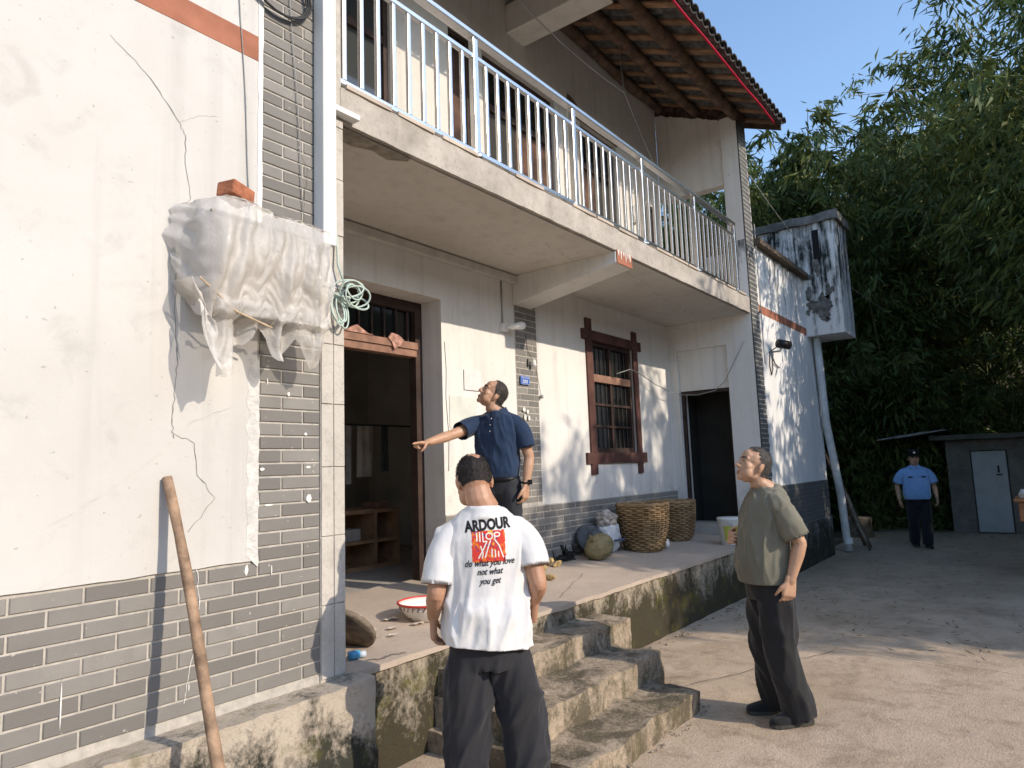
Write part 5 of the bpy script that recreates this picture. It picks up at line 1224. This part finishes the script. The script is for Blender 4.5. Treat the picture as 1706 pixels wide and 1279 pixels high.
# --- elderly man at the right, in profile, looking up ---------------------------------------------
S = dict(seed=11, skin=skinA, hairm=greyhair, trousers=cloth('black_wide_trousers', (.022, .021, .022), .7, .15), shoes=cloth('black_canvas', (.02, .02, .021), .85), sole=simple('dark_sole', (.07, .066, .055), .8), neck=(0, .0, 1.425), neck_r=.056, shoulder_c=(0, .01, 1.33),
    head=dict(c=(0, -.075, 1.565), pitch=21, yaw=4, fat=.98, nose=1.03, long=1.02, hair_t=.004, hair=lambda q: q.z > -.056+.004*noise.noise(q*40) and (q.y > -.004+.45*max(0, .05-q.z)*(q.z > 0)+.012*noise.noise(q*50) or (q.z > .085 and q.y > -.042+.014*noise.noise(q*60))) and not (q.y < .038 and q.z < .018)),
    torso=[(0, -.052, .825, .170, .150), (0, -.056, .90, .170, .150), (0, -.058, 1.02, .168, .144), (0, -.050, 1.14, .166, .134), (0, -.034, 1.25, .168, .122), (0, -.012, 1.33, .160, .106), (0, .0, 1.385, .125, .086), (0, .0, 1.425, .08, .068)],
    arms=[dict(sh=(.164, .002, 1.302), el=(.205, .095, 1.085), wr=(.205, .015, .865), d=(-.02, -.22, -1), n=(-1, -.25, 0), t=(-.25, -1, 0), curl=(22, 30, 24), sleeve=.82, sw=(.064, .073)),
          dict(sh=(-.164, .0, 1.302), el=(-.215, .0, 1.075), wr=(-.15, -.18, 1.10), d=(.6, -.5, .1), n=(.6, .5, -.1), t=(0, -.2, 1), curl=(40, 50, 30), sleeve=.82, sw=(.064, .073))],
    legs=[dict(hip=(.072, -.02, .81), kn=(.095, -.035, .45), an=(.10, .055, .08), w=(.104, .092, .088), hem=-.035, f=(.10, -1)), dict(hip=(-.072, -.03, .81), kn=(-.09, -.045, .45), an=(-.12, .015, .08), w=(.102, .090, .086), hem=-.035, f=(-.08, -1))],
    pelvis=[(0, -.03, .74, .14, .125), (0, -.035, .84, .165, .145), (0, -.035, .93, .16, .14)], tfold=.026, tfr=10, pfold=.024, pfr=8)
le = (4.59, 1.45, .0)
root, Wm, Mh, tm = person('person', le, (-.66, .75), 'elderly man in an olive T-shirt and wide black trousers looking up at the balcony', S)
finish(root, Wm, tm, cloth('olive_tshirt', (.175, .165, .125), .9, .12), S)

# --- man in the blue polo shirt pointing, standing on the porch --------------------------------------
GZ = .62
S = dict(seed=21, gz=0, skin=skinA, hairm=hairm('cropped_hair', (.030, .025, .021)), trousers=cloth('charcoal_trousers', (.030, .032, .038), .7, .12), shoes=black_leather, sole=solem, neck=(0, .01, 1.435), neck_r=.06, shoulder_c=(0, .01, 1.345),
    head=dict(c=(-.025, -.015, 1.572), pitch=29, yaw=-48, roll=8, fat=1.08, hair_t=.0022, hair=lambda q: q.z > -.055 and q.y > -.028+.45*max(0, .06-q.z)*(q.z > 0) and not (q.y < .038 and q.z < .014) or (q.z > .098 and q.y > -.035)),
    torso=[(0, 0, .90, .155, .118), (0, -.006, .97, .165, .126), (0, -.010, 1.06, .168, .128), (0, -.006, 1.16, .176, .128), (0, 0, 1.26, .188, .126), (0, .006, 1.34, .185, .112), (0, .01, 1.395, .145, .09), (0, .012, 1.43, .09, .074)],
    arms=[dict(sh=(.190, .01, 1.325), el=(.245, .05, 1.065), wr=(.235, -.005, .845), d=(-.03, -.12, -1), n=(-1, 0, 0), t=(0, -1, 0), curl=(25, 32, 25), sleeve=.70, sw=(.066, .072)),
          dict(sh=(-.182, -.03, 1.335), el=(-.265, -.27, 1.255), wr=(-.335, -.50, 1.195), d=(-.28, -.95, -.02), n=(.05, 0, -1), t=(1, -.3, .4), point=True, sleeve=.62, sw=(.066, .072))],
    legs=[dict(hip=(.085, 0, .86), kn=(.10, .0, .48), an=(.12, .04, .09), w=(.095, .078, .072)), dict(hip=(-.085, 0, .86), kn=(-.16, -.08, .48), an=(-.23, -.10, .09), w=(.095, .078, .072), f=(-.3, -1))],
    pelvis=[(0, 0, .78, .13, .105), (0, 0, .87, .158, .118), (0, 0, .95, .155, .115)], tfold=.017, tfr=12, pfold=.016)
lb_ = (4.30, 3.42, GZ)
root, Wm, Mh, tm = person('person', lb_, (-.985, -.17), 'man in a navy polo shirt pointing with his arm stretched out on the porch', S)
navy = cloth('navy_polo', (.022, .042, .088), .8, .12); shirt, lm = finish(root, Wm, tm, navy, S)
nb = Vector(S['neck'])
col = MB(); V = []
for k in range(25):       # folded collar, open at the front
    a = R(-78+(336-180)*0)+0; t = -150+300*k/24; a = R(t+90)
    for dr, dz in ((.060, .030), (.068, .034), (.092, -.012)):
        V.append((nb.x+dr*math.cos(a), nb.y+.006+dr*.92*math.sin(a), nb.z+dz-.022*max(0, -math.sin(a))))
col.add(V, [(k*3+j, (k+1)*3+j, (k+1)*3+j+1, k*3+j+1) for k in range(24) for j in range(2)]); col.xform(Wm).build('collar', navy, shirt, smooth=True)
bb = BVHTree.FromPolygons([v.co.copy() for v in lm.vertices], [tuple(p.vertices) for p in lm.polygons])
for z_ in (1.375, 1.325, 1.275):
    h = bb.ray_cast(Vector((0, -.6, z_)), Vector((0, 1, 0)))
    if h[0]: MB().ell(h[0]+Vector((0, -.002, 0)), (.006, .003, .006), 10, 6).xform(Wm).build('button', M['paint_white'], shirt, smooth=True)
wt = MB().tube([Vector((.235, -.002, .875))+Vector((.036*math.cos(k*.52), .036*math.sin(k*.52), .006*math.sin(k*.52))) for k in range(12)], .008, 6, closed=True).box(.262, .280, -.02, .018, .857, .893)
wt.xform(Wm).build('wristwatch', M['black'], root, smooth=False)
bl = MB(); rings(bl, [(0, 0, .885, .163, .124), (0, 0, .92, .165, .126)]); bl.xform(Wm).build('belt', M['black'], root, smooth=True)

# --- policeman walking up the yard ----------------------------------------------------------------------
S = dict(seed=31, skin=skinC, hairm=blackhair, trousers=cloth('police_trousers', (.012, .013, .018), .8), shoes=black_leather, sole=solem, neck=(0, .01, 1.40), neck_r=.06, shoulder_c=(0, .01, 1.31),
    head=dict(c=(0, -.02, 1.535), pitch=-4, yaw=0, fat=1.05, hair=lambda q: q.z > -.05 and q.y > -.01 and not (q.y < .038 and q.z < .014)),
    torso=[(0, 0, .82, .195, .14), (0, -.008, .90, .205, .15), (0, -.01, 1.02, .20, .148), (0, -.006, 1.14, .20, .142), (0, 0, 1.24, .205, .135), (0, .006, 1.31, .195, .115), (0, .01, 1.36, .15, .09), (0, .012, 1.395, .09, .074)],
    arms=[dict(sh=(.205, .01, 1.29), el=(.285, .06, 1.06), wr=(.275, -.12, .85), d=(-.03, -.35, -1), n=(-1, 0, 0), t=(0, -1, 0), sleeve=.78, sw=(.070, .082)),
          dict(sh=(-.205, .01, 1.29), el=(-.285, .07, 1.06), wr=(-.275, .03, .825), d=(.03, -.08, -1), n=(1, 0, 0), t=(0, -1, 0), sleeve=.78, sw=(.070, .082))],
    legs=[dict(hip=(.09, 0, .80), kn=(.095, -.06, .45), an=(.09, -.03, .09), w=(.10, .085, .078)), dict(hip=(-.09, 0, .80), kn=(-.09, .0, .45), an=(-.08, .12, .11), w=(.10, .085, .078), lift=.02)],
    pelvis=[(0, 0, .72, .14, .11), (0, 0, .81, .175, .13), (0, 0, .90, .17, .125)], tfold=.018, tfr=11)
lp = (14.0, 1.84, 0)
root, Wm, Mh, tm = person('person', lp, (-.93, -.30), 'policeman in a light blue shirt and black cap walking towards the house', S)
shirt, lm = finish(root, Wm, tm, cloth('light_blue_shirt', (.20, .37, .68), .8, .06), S)
cp = MB().lathe([(.094, -.005), (.098, .03), (.112, .062), (.118, .078), (.10, .092), (.001, .10)], (0, 0, 0), 26).xform(Wm @ Mh @ Matrix.Translation((0, .008, .065)) @ Matrix.Diagonal((.86, 1.05, 1, 1)))
cap = cp.build('cap', M['black'], root, smooth=True)
vz = MB(); V = []
for k in range(13):
    a = R(-160+140*k/12); V += [(.080*math.cos(a), .008+.098*math.sin(a), .062), (.088*math.cos(a), .008+.160*math.sin(a), .042)]
vz.add(V, [(2*k, 2*k+1, 2*k+3, 2*k+2) for k in range(12)]).xform(Wm @ Mh).build('visor', M['black'], cap, smooth=True)
MB().ell((0, -.103, .108), (.020, .008, .020), 12, 8).xform(Wm @ Mh).build('badge', simple('silver_badge', (.75, .75, .74), .3, .05, 40), cap, smooth=True)
bb = BVHTree.FromPolygons([v.co.copy() for v in lm.vertices], [tuple(p.vertices) for p in lm.polygons])
for sx in (-1, 1):
    h = bb.ray_cast(Vector((sx*.095, -.6, 1.215)), Vector((0, 1, 0))); yv = h[0].y if h[0] else -.13
    MB().box(sx*.095-.038, sx*.095+.038, yv-.008, yv+.01, 1.203, 1.228).xform(Wm).build('chest_badge', simple('dark_tag', (.02, .025, .05), .5), shirt)
    h = bb.ray_cast(Vector((sx*.16, .01, 1.8)), Vector((0, 0, -1))); zv = h[0].z if h[0] else 1.37
    MB().obox((sx*.155, .01, zv+.008), (.048, 0, -sx*.018), (0, .026, 0), (0, 0, .007)).xform(Wm).build('epaulette', simple('dark_epaulette', (.035, .04, .04), .7), shirt)
    MB().add([Vector((sx*.012, -.062, 1.395)), Vector((sx*.062, -.055, 1.425)), Vector((sx*.085, -.085, 1.385)), Vector((sx*.045, -.118, 1.35))], [(0, 1, 2, 3)]).xform(Wm).build('collar', shirt.data.materials[0], shirt)
bl = MB(); rings(bl, [(0, 0, .795, .182, .136), (0, 0, .835, .185, .138)]); bl.xform(Wm).build('belt', M['black'], root, smooth=True)
# ================================================================== BAMBOO
def leaf_mat():
    m = NT('bamboo_leaf')
    c = m.mix(m.island(), (.036, .068, .020), (.125, .17, .044))
    c = m.mix(m.ramp(m.noise(.55, 3, .5), .45, .7, 0, .55), c, (.19, .19, .035))
    m.col(c).rough(.55).set(Specular_IOR_Level=.3)
    t = m.n('ShaderNodeBsdfTranslucent'); m.l(c, t.inputs[0]); mx = m.n('ShaderNodeMixShader'); mx.inputs[0].default_value = .22
    m.l(m.b.outputs[0], mx.inputs[1]); m.l(t.outputs[0], mx.inputs[2]); m.l(mx.outputs[0], m.out.inputs[0]); return m.m
M['leaf'] = leaf_mat(); M['culm'] = simple('bamboo_culm', (.10, .12, .045), .5, .25, 5, bump=.2)
def bamboo(seed, n_culm, H, spread, leaf, per_branch, n_branch, tmin=.12, r0=.25, fixed=None):
    rs = np.random.RandomState(seed); cm = MB(); LB, LD, LN = [], [], []
    for c in range(n_culm):
        a = 2*math.pi*(c+rs.rand()*.8)/n_culm; out = np.array([math.cos(a), math.sin(a), 0]); h = H*(.72+.35*rs.rand()); sp = spread*(.35+.9*rs.rand())
        if fixed: out = np.array([math.cos(fixed), math.sin(fixed), 0]); h = H; sp = spread
        def P(t): return out*(r0*rs0+sp*t**2.2)+np.array([0, 0, h*(t-.16*t**4*sp/max(spread, .1))])
        rs0 = .3+rs.rand(); pts = [P(i/12) for i in range(13)]
        cm.tube([Vector(p) for p in pts], [.032*(1-.85*i/12) for i in range(13)], 5)
        for b in range(n_branch):
            t = tmin+(1-tmin)*((b+rs.rand())/n_branch); p = P(t); ba = rs.rand()*6.283; bl = (.35+.75*rs.rand())*(1.15-.55*t)*H/8
            d = np.array([math.cos(ba), math.sin(ba), .25-.7*rs.rand()])*.85+out*.35*t; d /= np.linalg.norm(d)
            e = p+d*bl+np.array([0, 0, -.18*bl])
            n = per_branch; s = rs.rand(n)**.7; pos = p[None]+(e-p)[None]*s[:, None]+rs.randn(n, 3)*.09*bl
            dd = d[None]*.55+np.array([0, 0, -.75])[None]+rs.randn(n, 3)*.48; dd /= np.linalg.norm(dd, axis=1)[:, None]
            LB.append(pos); LD.append(dd); LN.append(rs.randn(n, 3))
    B, D_, N_ = np.concatenate(LB), np.concatenate(LD), np.concatenate(LN); n = len(B)
    side = np.cross(D_, N_); side /= np.linalg.norm(side, axis=1)[:, None]+1e-9; nn = np.cross(side, D_)
    L = leaf*(.6+.7*rs.rand(n))[:, None]; Wd = L*.075*(1+.5*rs.rand(n))[:, None]
    v = np.empty((n, 4, 3)); v[:, 0] = B; v[:, 1] = B+D_*L*.38+side*Wd+nn*Wd*.25; v[:, 2] = B+D_*L-nn*L*.12; v[:, 3] = B+D_*L*.38-side*Wd+nn*Wd*.25
    me = bpy.data.meshes.new('foliage'); me.vertices.add(n*4); me.vertices.foreach_set('co', v.reshape(-1)); me.loops.add(n*4); me.polygons.add(n)
    me.loops.foreach_set('vertex_index', np.arange(n*4, dtype=np.int32)); me.polygons.foreach_set('loop_start', np.arange(0, n*4, 4, dtype=np.int32)); me.polygons.foreach_set('loop_total', np.full(n, 4, dtype=np.int32))
    me.update(calc_edges=True); me.validate(); me.materials.append(M['leaf'])
    c2 = cm.mesh('culms', True); c2.materials.append(M['culm']); return c2, me
VAR = [bamboo(1, 14, 9.0, 2.6, .26, 26, 52), bamboo(2, 12, 9.5, 3.0, .27, 26, 56), bamboo(3, 13, 8.0, 2.2, .25, 28, 52), bamboo(4, 10, 5.0, 1.9, .24, 24, 44, .05)]
NEAR = [bamboo(5, 12, 10.4, 3.0, .23, 24, 64, .46), bamboo(6, 11, 10.0, 2.8, .22, 24, 62, .46)]
LONE = bamboo(9, 1, 12.4, 2.6, .24, 16, 46, .3, fixed=-1.5)
def clump(var, x, y, s, rot, label, group):
    z = max(0, hill_h(x, y))-.05; t = put('bamboo_clump', None, loc=(x, y, z)); tag(t, label, 'bamboo', group)
    Mx = (x, y, z)
    put('culms', var[0], t, loc=Mx, rot=(0, 0, rot), scale=(s, s, s)); put('foliage', var[1], t, loc=Mx, rot=(0, 0, rot), scale=(s, s, s))
rb = random.Random(5)
far = [(18.2, 2.6), (19.5, 4.6), (17.6, 5.6), (20.8, 6.4), (18.4, 7.6), (21.5, 2.2), (23.0, 4.6), (20.0, 9.2), (17.2, 10.4), (22.6, 8.4), (24.5, 1.0), (26, 6.5), (25, 10.5), (21.2, 12.5), (27.5, 3), (15.6, 12.5)]
for i, (x, y) in enumerate(far):
    clump(VAR[i % 3], x, y, rb.uniform(1.04, 1.26), rb.uniform(0, 6), 'tall dense bamboo clump in the far grove behind the white wing', 'bamboo clumps of the far grove')
low = [(16.6, 4.4), (17.2, 3.4), (15.4, 5.4), (16.4, 7.0), (15.0, 8.5), (18.0, .9), (19.4, -.2), (17.6, 2.0)]
for i, (x, y) in enumerate(low):
    clump(VAR[3], x, y, rb.uniform(.75, 1.05), rb.uniform(0, 6), 'low leafy bamboo thicket in the dark shade behind the policeman', 'low bamboo thickets in the shade')
right = [(12.9, -1.0), (14.8, -.7), (17.0, -1.2), (19.2, -1.4), (21.6, -1.0)]
for i, (x, y) in enumerate(right):
    clump(NEAR[i % 2], x, y, rb.uniform(.98, 1.1), rb.uniform(0, 6), 'tall bamboo clump arching over the right side of the yard', 'bamboo clumps along the right side')
clump(LONE, 17.0, 5.3, 1.0, 0.0, 'single thin bamboo shoot arching into the sky above the grove', 'bamboo clumps of the far grove')
shade = [(8.9, -5.8), (11.2, -6.4), (13.6, -6.0), (16.2, -6.6), (19.2, -6.2)]
for i, (x, y) in enumerate(shade):
    clump(VAR[i % 3], x, y, rb.uniform(.82, .92), rb.uniform(0, 6), 'tall bamboo clump arching over the right side of the yard', 'bamboo clumps along the right side')
for i, (x, y, s) in enumerate(((10.4, -4.6, .70), (12.3, -5.0, .72), (9.3, -6.9, .80), (14.2, -4.6, .72))):
    clump(VAR[i % 3], x, y, s, rb.uniform(0, 6), 'tall bamboo clump arching over the right side of the yard', 'bamboo clumps along the right side')
# dead leaves and litter on the shaded end of the yard
m = MB()
for i in range(700):
    x = random.uniform(6.5, 17); yv = random.uniform(.2, 2.9); s = random.uniform(.02, .06); a = random.uniform(0, 6.3)
    d = Vector((math.cos(a), math.sin(a), 0)); q = Vector((-d.y, d.x, 0)); p = Vector((x, yv, .018+random.uniform(0, .01)))
    m.add([p-d*s, p+q*s*.2, p+d*s+Vector((0, 0, .012)), p-q*s*.2], [(0, 1, 2, 3)])
tag(m.build('leaf_litter', simple('dry_leaf', (.24, .18, .10), .9, .4, 8)), kind='stuff')
